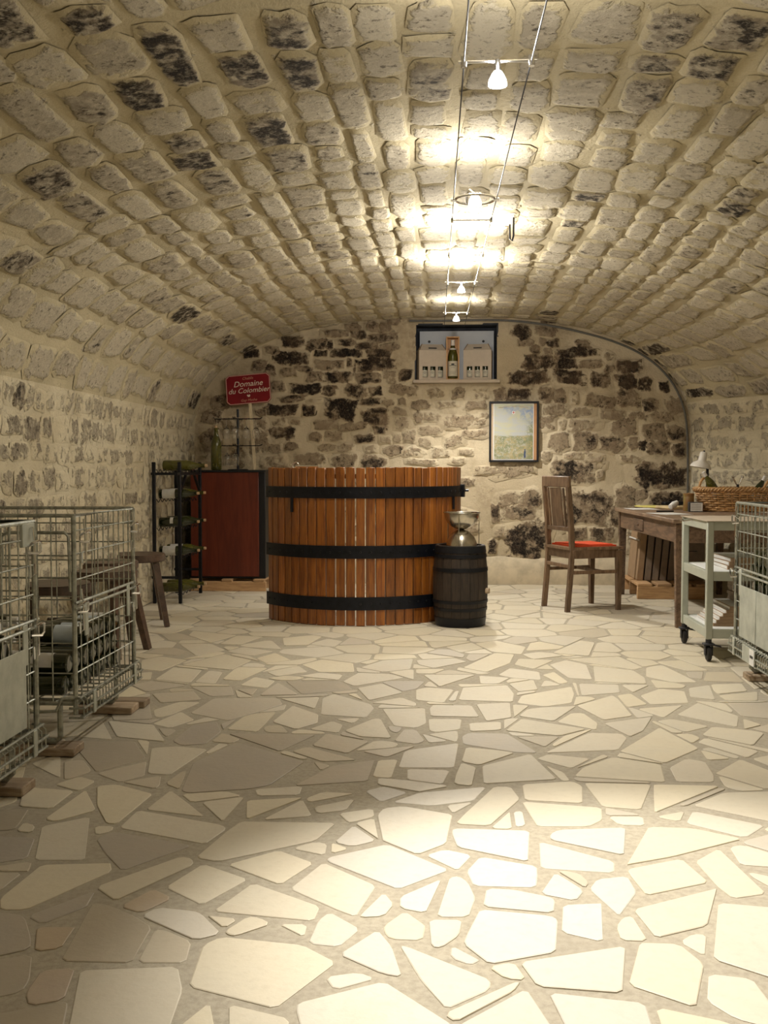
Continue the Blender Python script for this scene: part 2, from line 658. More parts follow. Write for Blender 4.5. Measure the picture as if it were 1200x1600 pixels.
_u = 0.0
_prev = (-AL, 0.0)
PROF.append((0.0, -AL, 0.0))
for q in _pts[1:-1]:
    x, z = P2(q, False)
    _u += sqrt((x-_prev[0])**2+(z-_prev[1])**2)
    PROF.append((_u, x, z))
    _prev = (x, z)
_u += H0
PROF.append((_u, AR, 0.0))
UTOT = _u
UL = PROF[1][0]      # springing, left
UR = PROF[-2][0]     # springing, right


def prof(u, y):
    u = max(0.0, min(UTOT, u))
    lo, hi = 0, len(PROF)-1
    while hi-lo > 1:
        m = (lo+hi)//2
        if PROF[m][0] <= u:
            lo = m
        else:
            hi = m
    a, b = PROF[lo], PROF[hi]
    t = (u-a[0])/max(1e-9, b[0]-a[0])
    x, z = a[1]+(b[1]-a[1])*t, a[2]+(b[2]-a[2])*t
    if x > 0:
        x *= 1+(ar(y)/AR-1)*(x/AR)**4
    if z > H0:
        z += crown_up(y)*sm(0.95, 0.45, abs(x))
    return x, z


def surf(u, y, h=0.0):
    x, z = prof(u, y)
    x0, z0 = prof(u-0.05, y)
    x1, z1 = prof(u+0.05, y)
    tx, tz = x1-x0, z1-z0
    L = sqrt(tx*tx+tz*tz) or 1
    nx, nz = tz/L, -tx/L          # inward
    return Vector((x+nx*h, y, z+nz*h))


def hit_vault(px, py):
    d = ray(px, py)
    o = Vector((0, 0, CAMZ))
    t = 0.5
    while t < 12:
        p = o+d*t
        a = AL if p.x < 0 else ar(p.y)
        k = min(1.0, abs(p.x)/a)
        top = H0+(CROWN-H0)*max(0.0, 1-k**NEXP)**(1/NEXP)
        if p.y > YB-0.03 or k >= 1.0 or p.z > top:
            break
        t += 0.01
    best, bu = 9, 0
    for i in range(0, len(PROF)):
        x = prof(PROF[i][0], p.y)[0]
        dd = (x-p.x)**2+(PROF[i][2]-p.z)**2
        if dd < best:
            best, bu = dd, PROF[i][0]
    # refine on the straight walls
    if p.z < H0:
        bu = p.z if p.x < 0 else UTOT-p.z
    return bu, p.y


def set_attr(me, name, vals):
    a = me.attributes.new(name, 'FLOAT', 'POINT')
    a.data.foreach_set('value', vals)


def sheet(name, u0, u1, mat, du=0.06, dy=0.06, amp=0.004):
    nu = max(2, int(round((u1-u0)/du)))
    ys = []
    y = YF
    while y < 1.5:
        ys.append(y)
        y += 0.25
    while y < YB+0.05:
        ys.append(y)
        y += dy if not 2.97 < y < 3.1 else 0.01
    ys.append(YB+0.06)
    vs, fs = [], []
    for j, y in enumerate(ys):
        for i in range(nu+1):
            u = u0+(u1-u0)*i/nu
            b = surf(u, y)
            h = amp*(noise.noise(Vector((b.x*4, b.y*4, b.z*4)))+0.9*noise.noise(Vector((b.x*13, b.y*13, b.z*13))))
            h -= 0.006
            if i in (0, nu):
                h = -0.006
            vs.append(surf(u, y, h))
    for j in range(len(ys)-1):
        for i in range(nu):
            a = j*(nu+1)+i
            fs.append((a, a+1, a+nu+2, a+nu+1))
    me = bpy.data.meshes.new(name)
    me.from_pydata(vs, [], fs)
    me.polygons.foreach_set('use_smooth', [True]*len(fs))
    me.materials.append(mat)
    set_attr(me, 'inn', [0.0]*len(vs))
    set_attr(me, 'dk', [0.0]*len(vs))
    return structure(link(bpy.data.objects.new(name, me)))


WLU, WRU = UL+0.24, UR-0.34     # plastered walls reach a little way up the vault
ceiling = sheet('ceiling', WLU, WRU, M_VAULT)
wall_left = sheet('wall_left', 0, WLU, M_SIDE)
wall_right = sheet('wall_right', WRU, UTOT, M_SIDE)


def stone_geo(poly, fn, top, dk, rough=0.006, rim=-0.012, ins=(0.16, 0.42), seed=0):
    """poly: outline in surface coordinates; fn(u, v, h) -> place. three rings and a middle: a lump bedded in mortar"""
    n = len(poly)
    cx = sum(p[0] for p in poly)/n
    cy = sum(p[1] for p in poly)/n
    r = random.Random(seed)
    vs, inn = [], []
    for k, (ii, hh, iv) in enumerate(((0.0, rim, 0.0), (ins[0], top*0.8, 0.5), (ins[1], top, 1.0))):
        for p in poly:
            h = hh+(r.uniform(-rough, rough) if k else 0)
            vs.append(fn(p[0]+(cx-p[0])*ii, p[1]+(cy-p[1])*ii, h))
            inn.append(iv)
    vs.append(fn(cx, cy, top+r.uniform(-rough, rough)))
    inn.append(1.0)
    fs = []
    for k in range(2):
        for i in range(n):
            j = (i+1) % n
            fs.append((k*n+i, k*n+j, (k+1)*n+j, (k+1)*n+i))
    for i in range(n):
        fs.append((2*n+i, 2*n+(i+1) % n, 3*n))
    # face the room
    a = fs[-1]
    return vs, fs, inn, [dk]*len(vs)


def orient(vs, fs, inward):
    q = fs[-1]
    nrm = (vs[q[1]]-vs[q[0]]).cross(vs[q[2]]-vs[q[0]])
    if nrm.dot(inward) < 0:
        return [tuple(reversed(f)) for f in fs]
    return fs


def stone_mesh(name, geos, mat):
    vs, fs, inn, dk = [], [], [], []
    for (v, f, i, d) in geos:
        b = len(vs)
        vs += v
        fs += [tuple(b+k for k in q) for q in f]
        inn += i
        dk += d
    me = bpy.data.meshes.new(name)
    me.from_pydata(vs, [], fs)
    me.polygons.foreach_set('use_smooth', [True]*len(fs))
    me.materials.append(mat)
    set_attr(me, 'inn', inn)
    set_attr(me, 'dk', dk)
    return me


def seen(vs):
    """how large the piece shows in the photograph"""
    pp = [proj(v) for v in vs]
    if any(p is None for p in pp):
        return 0.0
    x0, x1 = min(p[0] for p in pp), max(p[0] for p in pp)
    y0, y1 = min(p[1] for p in pp), max(p[1] for p in pp)
    if x1 < 0 or x0 > 1200 or y1 < 0 or y0 > 1600:
        return -1.0
    return (min(x1, 1200)-max(x0, 0))*(min(y1, 1600)-max(y0, 0))


def place_stones(parent, geos, mat, limit=300, name='stone'):
    order = sorted(range(len(geos)), key=lambda i: -seen(geos[i][0]))
    keep = [i for i in order[:limit] if seen(geos[i][0]) > 0]
    ks = set(keep)
    for i in keep:
        link(bpy.data.objects.new(name, stone_mesh(name, [geos[i]], mat)), parent)
    rest = [geos[i] for i in range(len(geos)) if i not in ks]
    if rest:
        o = link(bpy.data.objects.new('far_stones', stone_mesh('far_stones', rest, mat)), parent)
        o['kind'] = 'stuff'


def ragged(u0, u1, v0, v1, r, j=0.16):
    """an eight cornered, roughly rectangular outline"""
    w, h = u1-u0, v1-v0
    c = r.uniform(0.10, 0.2)
    pts = [(c, 0), (0.5, r.uniform(-0.08, 0.04)), (1-c, 0), (1, c), (1, 1-c), (1-c, 1), (0.5, 1+r.uniform(-0.04, 0.08)), (c, 1), (0, 1-c), (0, c)]
    m = min(w, h)
    sk = r.uniform(-0.12, 0.12)
    return [(u0+w*p[0]+r.uniform(-j, j)*m*0.6, v0+h*p[1]+r.uniform(-j, j)*m*0.6+sk*w*(p[0]-0.5)) for p in pts]


def dark_list():
    L = []
    for x, y, d in ((270, 75, 8), (30, 120, 7), (510, 160, 8), (650, 190, 8), (820, 220, 8), (910, 90, 7), (450, 340, 8), (770, 390, 8),
                    (880, 360, 6), (560, 490, 9), (980, 270, 6), (190, 310, 6), (70, 370, 4), (180, 470, 5), (85, 580, 7), (200, 650, 6),
                    (100, 790, 7), (320, 230, 4), (430, 495, 5), (330, 510, 5), (520, 600, 5), (660, 440, 6), (700, 515, 5), (760, 600, 6),
                    (640, 600, 5), (575, 970, 8), (670, 1030, 6), (725, 1065, 7), (510, 940, 5), (590, 825, 5), (770, 780, 5), (740, 715, 4),
                    (915, 715, 4), (1070, 780, 6), (940, 530, 6), (920, 455, 5), (1030, 390, 5), (840, 520, 4), (780, 1105, 8)):
        L.append((x/2, y/2, d))
    for x, y, d in ((100, 230, 9), (20, 345, 6), (155, 385, 7), (275, 395, 7), (410, 330, 5), (500, 345, 5), (210, 570, 7), (55, 575, 6),
                    (100, 670, 7), (270, 750, 5), (200, 815, 6), (15, 790, 8), (400, 500, 5), (865, 200, 6), (1115, 265, 7), (690, 510, 4),
                    (540, 420, 3), (570, 590, 4), (480, 500, 3), (770, 810, 6), (850, 400, 2)):
        L.append((x/3.636, 560+y/3.636, d))
    for x, y, d in ((480, 70, 6), (530, 200, 7), (440, 345, 6), (840, 230, 7), (890, 160, 7), (340, 320, 4), (360, 510, 4), (310, 700, 7),
                    (240, 800, 7), (820, 760, 8), (890, 720, 6), (650, 890, 6), (460, 890, 5), (445, 1035, 5), (660, 620, 4), (550, 680, 4),
                    (750, 985, 5), (500, 1250, 8), (410, 1230, 7), (510, 1310, 8), (570, 1350, 7), (625, 1380, 7), (675, 1370, 8),
                    (685, 1420, 8), (470, 1260, 8), (160, 1120, 8), (85, 1125, 6), (180, 905, 4), (590, 1300, 5), (830, 1320, 5),
                    (890, 1390, 6), (870, 400, 4), (730, 1370, 5), (770, 1410, 4)):
        L.append((800+x/2.285, y/2.285, d))
    for x, y, d in ((620, 270, 6), (585, 700, 4), (390, 1110, 6), (160, 1030, 5), (230, 380, 6), (120, 540, 6), (820, 410, 4), (820, 900, 3)):
        L.append((400+x/2.857, y/2.857, d))
    return L


def courses():
    r = random.Random(11)
    out = {'ceiling': [], 'wall_left': [], 'wall_right': []}
    cells = []
    for nm, u0, u1, ca, cb, la, lb in (('wall_left', 0.03, WLU-0.01, 0.12, 0.18, 0.15, 0.34), ('ceiling', WLU+0.01, WRU-0.01, 0.125, 0.225, 0.20, 0.52),
                                       ('wall_right', WRU+0.01, UTOT-0.03, 0.12, 0.18, 0.15, 0.34)):
        u = u0
        while u < u1-0.06:
            cw = min(r.uniform(ca, cb), u1-u)
            big = nm == 'ceiling' and u < WLU+0.35
            cw = 0.235 if big else cw
            k = 0.8 if big else r.uniform(0.75, 1.15)
            y = 1.2+r.uniform(0, 0.3)
            while y < YB-0.10:
                ln = min(r.uniform(la, lb)*k, YB-0.02-y)
                ln = ln if ln > 0.1 else 0.12
                if nm == 'ceiling' and 0 < u-UTOT*0.34 < UTOT*0.32 and y < 3.035 < y+ln:
                    ln = 3.035-y
                    if ln < 0.07:
                        y = 3.057
                        continue
                    cells.append([nm, u, u+cw, y, y+ln, 0.1])
                    y = 3.057
                    continue
                cells.append([nm, u, u+cw, y, y+ln, r.choice((0.05, 0.12, 0.2, 0.28, 0.36, 0.44, 0.52))])
                y += ln
            u += cw
    for px, py, d in dark_list():
        u, y = hit_vault(px, py)
        best, bi = 9, None
        for i, c in enumerate(cells):
            if c[1] <= u <= c[2]:
                dd = 0 if c[3] <= y <= c[4] else min(abs(y-c[3]), abs(y-c[4]))
                if dd < best:
                    best, bi = dd, i
        if bi is not None:
            cells[bi][5] = max(cells[bi][5], min(1.0, d/8.0))
    for i, (nm, ua, ub, ya, yb, dk) in enumerate(cells):
        cw = ub-ua
        poly = ragged(ua+cw*r.choice((0.0, 0.03, 0.08, 0.16)), ub-cw*r.choice((0.0, 0.03, 0.08, 0.14)), ya+r.uniform(-0.004, 0.012), yb-r.uniform(-0.004, 0.012), r, 0.15)
        top = r.uniform(0.0035, 0.0105) if nm == 'ceiling' else r.uniform(0.002, 0.007)
        v, f, a, d = stone_geo(poly, surf, top, dk, 0.0025, -0.003, (0.17, 0.40), seed=i)
        cu, cy = (ua+ub)/2, (ya+yb)/2
        f = orient(v, f, surf(cu, cy, 0.1)-surf(cu, cy, 0))
        if nm != 'ceiling':          # plaster smeared over most of the side wall stones
            k = 0.27+0.7*dk if r.random() < 0.85 else 0.5
            a = [x*min(1.0, k) for x in a]
        else:
            k = r.choice((1.0, 1.0, 0.9, 0.75, 0.62))+0.4*dk
            a = [x*min(1.0, k) for x in a]
        out[nm].append((v, f, a, d))
    return out


_c = courses()
place_stones(ceiling, _c['ceiling'], M_VAULT)
place_stones(wall_left, _c['wall_left'], M_SIDE)
place_stones(wall_right, _c['wall_right'], M_SIDE)

# ------------------------------------------------------------------ back wall with its niche
NX0, NX1 = aty(650, 560, YB).x, aty(776.5, 560, YB).x
NZ0, NZ1 = aty(712, 596.5, YB).z, aty(712, 507, YB).z
NDEP = 0.24


def back_wall():
    xs = [-2.42+0.07*i for i in range(int(5.0/0.07)+1)]
    zs = [-0.02+0.07*i for i in range(int(2.52/0.07)+1)]

    def snap(L, v):
        i = min(range(len(L)), key=lambda k: abs(L[k]-v))
        L[i] = v
    for v in (NX0, NX1):
        snap(xs, v)
    for v in (NZ0, NZ1):
        snap(zs, v)
    vs, fs = [], []
    for z in zs:
        for x in xs:
            h = -0.008+0.004*noise.noise(Vector((x*4, 3, z*4)))+0.003*noise.noise(Vector((x*12, 7, z*12)))
            vs.append(Vector((x, YB-h, z)))
    n = len(xs)
    for j in range(len(zs)-1):
        for i in range(n-1):
            if NX0-1e-6 <= xs[i] and xs[i+1] <= NX1+1e-6 and NZ0-1e-6 <= zs[j] and zs[j+1] <= NZ1+1e-6:
                continue
            a = j*n+i
            fs.append((a, a+1, a+n+1, a+n))
    me = bpy.data.meshes.new('wall_back')
    me.from_pydata(vs, [], fs)
    me.polygons.foreach_set('use_smooth', [True]*len(fs))
    me.materials.append(M_BACK)
    set_attr(me, 'inn', [0.0]*len(vs))
    set_attr(me, 'dk', [0.0]*len(vs))
    return structure(link(bpy.data.objects.new('wall_back', me)))


wall_back = back_wall()
_E = "60,310,90,50,8;330,240,150,60,7;490,255,120,70,7;330,335,210,70,8;515,305,80,40,8;575,250,40,40,6;690,235,110,40,7;775,190,90,50,7;860,135,80,50,5;935,200,180,50,6;955,140,60,50,5;830,260,140,40,7;975,262,110,35,5;690,308,190,50,9;900,308,140,50,8;540,385,130,50,5;640,380,80,40,5;715,370,30,50,7;885,380,270,70,9;310,440,90,40,6;395,412,130,30,7;480,465,100,50,6;635,470,170,60,8;835,475,160,60,7;980,475,90,70,4;1090,458,75,50,8;430,550,180,60,9;575,562,110,55,8;755,562,140,70,7;885,565,75,65,7;1040,555,110,55,5;1130,560,60,50,5;335,612,160,35,7;480,627,90,25,4;855,630,130,35,7;970,635,80,40,4;1065,632,40,35,4;1170,655,60,40,5;120,705,70,35,7;260,690,210,60,9;435,690,80,60,8;650,685,190,125,9;885,730,160,95,8;1055,700,95,50,3;1175,740,50,50,4;1065,780,110,60,4;110,800,90,80,4;240,770,100,40,4;350,768,80,30,4;560,785,140,50,5;740,800,160,40,5;915,822,80,45,7;265,842,150,70,8;485,868,80,50,6;605,862,120,45,4;815,875,120,50,7;950,885,80,40,3;1025,875,50,60,2;1120,860,80,60,3;330,935,90,35,6;200,940,90,40,3;560,945,120,40,2;680,945,110,40,2;860,955,80,40,3;1000,960,140,55,6;1140,968,100,45,4;430,1020,180,70,5;680,1030,150,70,5;870,1035,150,70,7;210,1030,140,60,3;1010,90,80,40,5;730,135,90,35,5;180,420,70,50,7;110,390,80,50,6;230,530,80,50,6;190,285,90,40,6;620,180,150,35,5"
_F = "170,105,110,70,9;300,100,120,50,6;320,40,80,30,7;190,168,90,35,6;345,175,70,40,8;285,165,40,35,5;520,185,70,40,5;245,210,70,35,7;320,222,50,35,6;480,230,220,45,8;265,285,180,75,9;420,292,120,50,8;560,293,130,35,5;680,250,60,40,4;785,310,130,60,8;680,320,50,35,5;205,375,230,70,9;445,372,170,75,9;625,390,120,75,7;780,395,100,80,8;885,410,80,60,8;990,425,60,50,8;145,468,140,55,8;50,470,60,55,6;305,475,85,65,5;390,485,70,65,5;478,495,35,55,4;625,505,170,60,6;790,495,110,95,6;915,535,80,50,7;1055,540,90,80,5;360,560,130,45,4;500,577,150,40,4;695,588,110,55,5;835,592,70,40,4;960,605,160,50,4;320,640,90,65,4;405,650,40,50,2;530,650,165,60,4;770,660,130,80,5;925,690,130,90,5;1065,695,110,70,6;385,740,115,85,5;535,745,130,85,6;690,755,135,80,7;815,745,60,60,6;875,765,50,50,8;960,780,120,70,7;1080,790,70,60,7;305,830,60,40,2;470,830,100,30,3;595,840,100,45,3;800,845,120,35,4;470,920,210,110,7;620,885,70,40,2;975,945,300,110,9;625,935,50,40,2;100,910,190,70,4;545,1130,270,170,7;770,1065,120,100,6;870,1050,80,60,5;1010,1080,200,80,8;230,1080,70,100,6;100,1085,150,60,4;160,1165,190,80,6;710,1180,50,80,7;495,1280,90,70,7;630,1285,140,65,7;200,1330,240,190,9;10,1170,40,90,7;0,1360,40,70,7;40,1270,60,60,2;880,1180,120,90,6;1010,1190,110,100,5;820,1300,110,110,4;960,1330,130,110,5"
_G = "190,715,130,50,5;400,710,140,40,3;620,715,150,45,5;240,800,200,60,3;520,850,320,80,4;680,800,60,30,3;260,920,180,60,3;100,960,90,60,2;590,940,200,55,3;450,1000,150,80,4;220,1010,100,60,2;340,1085,130,60,2;120,1080,160,40,3;540,1080,90,40,2;300,620,150,60,4;485,620,90,70,5;650,620,110,65,4;120,610,80,60,4;40,600,60,50,6;60,860,90,80,4;30,770,80,40,4;190,1160,200,40,4;470,1150,100,40,3;760,1220,220,60,4;1010,1210,130,50,3"
_H = "330,690,30,25,5;365,665,35,20,4;330,652,28,14,6;405,690,30,28,4;372,712,30,22,4;345,630,30,16,6;440,735,30,16,4"


def back_stones():
    r = random.Random(5)
    items = []
    for s, ox, oy, k in ((_E, 380, 480, 4.2857), (_F, 770, 490, 3.7219), (_G, 620, 490, 5.0), (_H, 0, 0, 1.0)):
        for q in s.split(';'):
            x, y, w_, h_, d = map(float, q.split(','))
            items.append((ox+x/k, oy+y/k, w_/k, h_/k, d))
    z = 700
    while z < 905:                      # the part of the wall behind the press and the cabinet
        x = 315+r.uniform(0, 20)
        while x < 705:
            w_ = r.uniform(22, 46)
            if z > 738 or x+w_ < 330:
                items.append((x+w_/2, z+7, w_, 12, r.choice((3, 4, 5, 6, 8))))
            x += w_*1.35+8
        z += 24
    geos = []
    for i, (x, y, w_, h_, d) in enumerate(items):
        a = aty(x-w_*0.68-1, y+h_*0.74+1, YB)
        b = aty(x+w_*0.68+1, y-h_*0.74-1, YB)
        if b.x > NX0 and a.x < NX1 and b.z > NZ0 and a.z < NZ1:
            continue
        poly = ragged(a.x, b.x, a.z, b.z, r, 0.2)
        v, f, inn, dk = stone_geo(poly, lambda u, v_, h: Vector((u, YB-h, v_)), r.uniform(0.004, 0.012), min(1.0, d/8.3), 0.003, -0.005+r.uniform(-0.001, 0.001), (0.26, 0.5), seed=i+500)
        f = orient(v, f, Vector((0, -1, 0)))
        if d <= 4:
            inn = [q*0.62 for q in inn]
        geos.append((v, f, inn, dk))
    place_stones(wall_back, geos, M_BACK)


back_stones()


def skirting():
    m = MB()
    n = 50
    prof_ = [(0.0, 0.24), (0.012, 0.22), (0.03, 0.15), (0.035, 0.05), (0.03, -0.01), (-0.02, -0.01), (-0.02, 0.24)]
    vs, fs = [], []
    for i in range(n+1):
        x = -2.27+(2.2+2.27)*i/n
        k = 1+0.35*noise.noise(Vector((x*2.3, 1, 1)))
        for (d, z) in prof_:
            vs.append((x, YB-d*k, z*(1+0.18*noise.noise(Vector((x*3, 5, 2)))) if z > 0.1 else z))
    q = len(prof_)
    for i in range(n):
        for k in range(q-1):
            fs.append((i*q+k, i*q+k+1, (i+1)*q+k+1, (i+1)*q+k))
    m.add(vs, fs)
    o = m.single('baseboard_back', PLASTER, 'smooth cream plaster skirt along the foot of the back wall', 'skirting', (0, YB, 0))
    del o['category']
    structure(o)


skirting()

# niche: reveals, panel, sill
m = MB()
t = 0.012
cx = (NX0+NX1)/2
cz = (NZ0+NZ1)/2
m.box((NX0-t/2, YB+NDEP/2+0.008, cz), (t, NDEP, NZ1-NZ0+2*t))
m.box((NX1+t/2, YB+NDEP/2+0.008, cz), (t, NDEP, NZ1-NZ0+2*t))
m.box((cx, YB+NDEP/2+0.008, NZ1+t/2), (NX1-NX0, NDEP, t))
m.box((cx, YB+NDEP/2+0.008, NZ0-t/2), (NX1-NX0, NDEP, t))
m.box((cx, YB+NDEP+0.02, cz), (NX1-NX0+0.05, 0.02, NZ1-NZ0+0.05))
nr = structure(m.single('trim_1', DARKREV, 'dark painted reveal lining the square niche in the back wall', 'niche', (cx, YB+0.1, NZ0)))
del nr['category']
m = MB()
m.box((cx+0.004, YB+0.15, NZ0+0.235), (NX1-NX0-0.05, 0.012, 0.47), 0.002)
pan = m.single('niche_panel', PANELW, 'pale grey-white panel standing at the back of the wall niche', 'panel', (cx, YB+0.15, NZ0))
for dx in (-0.245, 0.245):
    MB().cyl((cx+dx, YB+0.144, NZ0+0.375), (cx+dx, YB+0.138, NZ0+0.375), 0.012, n=10).part('hole', INK, pan, True)
m = MB()
m.box((cx, YB+0.055, NZ0+0.008), (NX1-NX0+0.0, 0.16, 0.016), 0.003)
m.box((cx, YB-0.03, NZ0+0.002), (NX1-NX0+0.05, 0.05, 0.03), 0.004)
sill = m.single('niche_sill', CARTON, 'narrow beige wooden sill board along the bottom of the wall niche', 'shelf', (cx, YB, NZ0-0.015))

# wall behind the camera
m = MB()
m.box((0, YF-0.05, 1.2), (5.0, 0.1, 2.7))
wf = m.single('wall_front', M_SIDE, 'x', 'x', (0, YF-0.05, -0.1))
for k in ('label', 'category'):
    del wf[k]
structure(wf)

# ------------------------------------------------------------------ crazy paving
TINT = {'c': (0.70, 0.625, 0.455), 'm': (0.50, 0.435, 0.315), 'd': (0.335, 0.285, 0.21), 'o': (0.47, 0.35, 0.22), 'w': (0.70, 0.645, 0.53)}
FA = """c75,58 232,70 160,125 60,118;c170,50 250,25 300,40 245,70;c140,158 268,68 300,130 170,165;c303,55 365,50 478,80 365,172 303,170;c455,128 533,68 590,110 640,150;c630,105 765,88 695,165;c770,100 950,90 770,158;c820,160 945,97 975,148;c795,65 945,55 935,82 805,85;c935,68 1110,78 965,105;c980,120 1110,95 1080,130 990,140;c372,185 430,130 720,180 640,235;c130,180 280,150 265,285 108,285;c295,180 355,178 350,195 298,207;c50,195 75,168 110,178 100,200;d300,220 350,195 600,240 380,318 325,260;m270,290 300,255 325,280;c612,278 745,165 1050,170 985,225 680,290;c710,300 870,255 980,295 875,362;c915,250 975,225 1022,235 1015,270;w1045,230 1105,178 1175,225 1100,243;c1035,230 1090,250 1035,265;c1058,140 1165,125 1170,150 1090,170;c130,300 345,295 350,320 80,440 0,440 0,405;c300,370 595,265 605,300 360,412;c517,370 635,297 775,345 630,425;c665,445 790,357 1000,430 980,475;c905,375 1010,293 1175,365 1110,465;w440,460 530,415 630,455 690,515 610,535;c650,460 745,470 700,498;c870,485 960,485 950,525;w1030,447 1125,500 1060,555 960,545 965,495;o375,430 480,375 540,405 440,450;d235,530 290,418 375,430 475,495 410,605 190,600;m480,500 605,515 585,570 580,605 430,605;d85,460 300,380 270,430 130,485;o115,495 235,495 190,560 108,570;c590,680 635,590 635,550 800,475 1050,605 860,748;c250,630 555,618 580,740 545,800 540,880 200,880 220,800;o80,700 130,630 235,622 200,720 90,740;c520,860 565,800 655,730 680,860;c715,735 905,780 890,870 715,870;w1015,650 1120,635 1175,655 1045,690;d-30,450 75,455 105,560 -30,590;d-40,600 100,580 90,690 -40,720;d-40,725 90,745 210,730 215,800 200,870 -40,870;m-40,325 70,325 0,380 -40,390;d-50,210 110,215 85,280 -50,300;m-40,310 100,290 90,320 5,322;d-40,140 90,125 50,190 -40,195;w1004,282 1210,236 1404,316 1244,376;w920,734 1200,664 1414,800 1450,880 960,880;w1060,580 1180,504 1224,556 1256,650 1196,640 1120,600;c1120,464 1200,388 1230,424 1200,460;w1140,184 1200,124 1260,118 1414,144 1390,184 1394,234 1304,268 1200,226"""
FB = """w25,105 110,75 320,57 280,100 150,115;c220,172 345,57 395,57 425,95 330,178;c195,115 280,105 215,140;c432,50 590,40 620,55 620,108 440,98;c430,103 680,122 682,160 640,180 480,180;w405,135 432,133 442,178 412,182;c625,45 835,50 800,135 700,142;c843,50 1050,55 845,138;c850,150 940,133 925,165;c965,115 1060,75 1260,70 1260,175;w945,170 965,133 1190,178 1130,215;c700,150 810,150 815,178 735,175;w205,187 455,195 450,290 230,245;w520,205 545,192 755,185 750,270 520,222;c760,300 830,178 910,175 1120,220 900,275;w485,228 720,290 720,325 490,310;w130,270 190,252 275,270 230,318;w258,320 300,275 485,305 475,370 280,365;w490,390 535,325 625,380 600,412;w615,350 760,335 790,385 735,460;c755,315 930,282 1015,355 820,395;c973,290 1045,250 1195,390 1090,405 1045,370;c1080,245 1120,238 1260,280 1260,310 1115,300;w50,400 180,345 130,450 50,435;w165,462 205,340 235,335 295,380 265,462;w320,375 470,380 535,410 530,450 310,430;w560,425 680,420 685,540 555,510;c780,440 1040,375 1010,490 850,528;c720,470 775,460 825,538 740,535;w1045,420 1280,440 1280,675 1030,595;c925,540 965,515 1008,518 1003,585;w140,472 245,472 235,520 180,558 148,555;c0,490 65,445 130,490 120,535 0,530;w245,545 300,440 520,460 545,500 690,545 330,610;w210,552 300,598 270,612 208,590;w45,545 335,660 330,690 195,750 115,660;c320,615 405,603 445,660 380,655;w425,605 755,555 745,700 480,680;c765,675 800,545 915,542 1000,610 975,745;w1015,640 1150,655 1200,720 1260,820 1100,780 1010,725;w180,830 445,688 540,830;w515,700 815,732 860,870 600,870;c850,745 1070,790 1160,830 1100,880 890,870;w-20,30 80,38 205,55 110,72 -20,50;c1145,420 1180,412 1210,435;w-60,70 0,55 75,75 -10,104;c1120,320 1220,340 1215,375"""
FC = """c425,70 440,55 590,70 500,95;c530,100 590,72 680,75 600,103;c275,100 340,88 385,95 370,112 300,115;c395,100 500,98 550,120 450,140;c555,125 610,110 715,125 640,140;c265,155 330,142 420,155 330,192 260,185;c400,172 545,135 640,155 570,188;c310,220 375,178 470,188 430,232;c445,230 495,190 540,195 515,235;c540,220 590,178 695,182 600,225;c655,148 720,130 775,155 690,165;c690,195 800,175 830,195 725,210;c600,240 650,212 720,225 690,250;c810,170 880,152 985,165 990,195 870,195;c800,210 870,198 950,205 935,222;c950,228 1005,197 1120,203 1160,215 990,243;c1000,250 1085,235 1155,265 1040,292;m430,245 570,245 580,275 500,278;d755,225 950,225 985,255 810,270;m660,275 730,232 800,272;c735,285 870,280 855,320;c875,340 880,285 920,270 1065,310 1030,350;m430,335 510,285 730,282 745,305 560,360;c555,390 620,340 725,330 660,398;c710,365 780,310 910,355 790,390;c835,390 915,362 950,375 935,402;c955,395 1075,347 1115,420 1010,415;c1085,320 1230,318 1235,370 1200,385 1125,378;c300,372 400,330 445,358 360,385;c150,362 305,375 345,432 180,415;c50,415 130,360 165,425;m300,385 390,390 350,415;d370,430 440,375 520,362 550,435 400,445;d560,405 860,408 735,465;m845,445 895,405 1040,432 965,472;c285,540 300,440 490,458 360,545;d440,505 590,435 820,500 700,580 480,620 400,600;m345,575 400,535 520,520 395,595;m775,465 830,450 1000,495 880,500;m1125,430 1160,390 1200,392 1230,430 1200,440;m1015,465 1200,447 1100,485;m850,500 910,512 875,530;m110,540 280,500 290,545 190,570;m200,570 330,548 325,595;d20,430 240,430 280,490 110,535;m0,500 90,490 90,550 0,560;c1045,300 1150,282 1200,300 1200,312;c965,270 995,268 1020,292;c925,355 1010,352 985,370;m670,380 740,375 765,402 690,400;c1010,180 1090,155 1190,150 1180,185 1090,195;c745,80 850,70 880,75 830,103 750,105;c830,100 900,82 950,90 920,110;m590,255 660,252 640,275;d700,590 830,525 1060,495 1030,580 820,600;w1040,590 1070,560 1200,575 1200,600 1100,625;m300,270 440,260 470,290 330,300;m160,340 290,300 300,355 170,360;m230,240 300,225 430,240 280,262;m215,285 305,265 260,300;c245,200 300,195 295,222 245,222"""
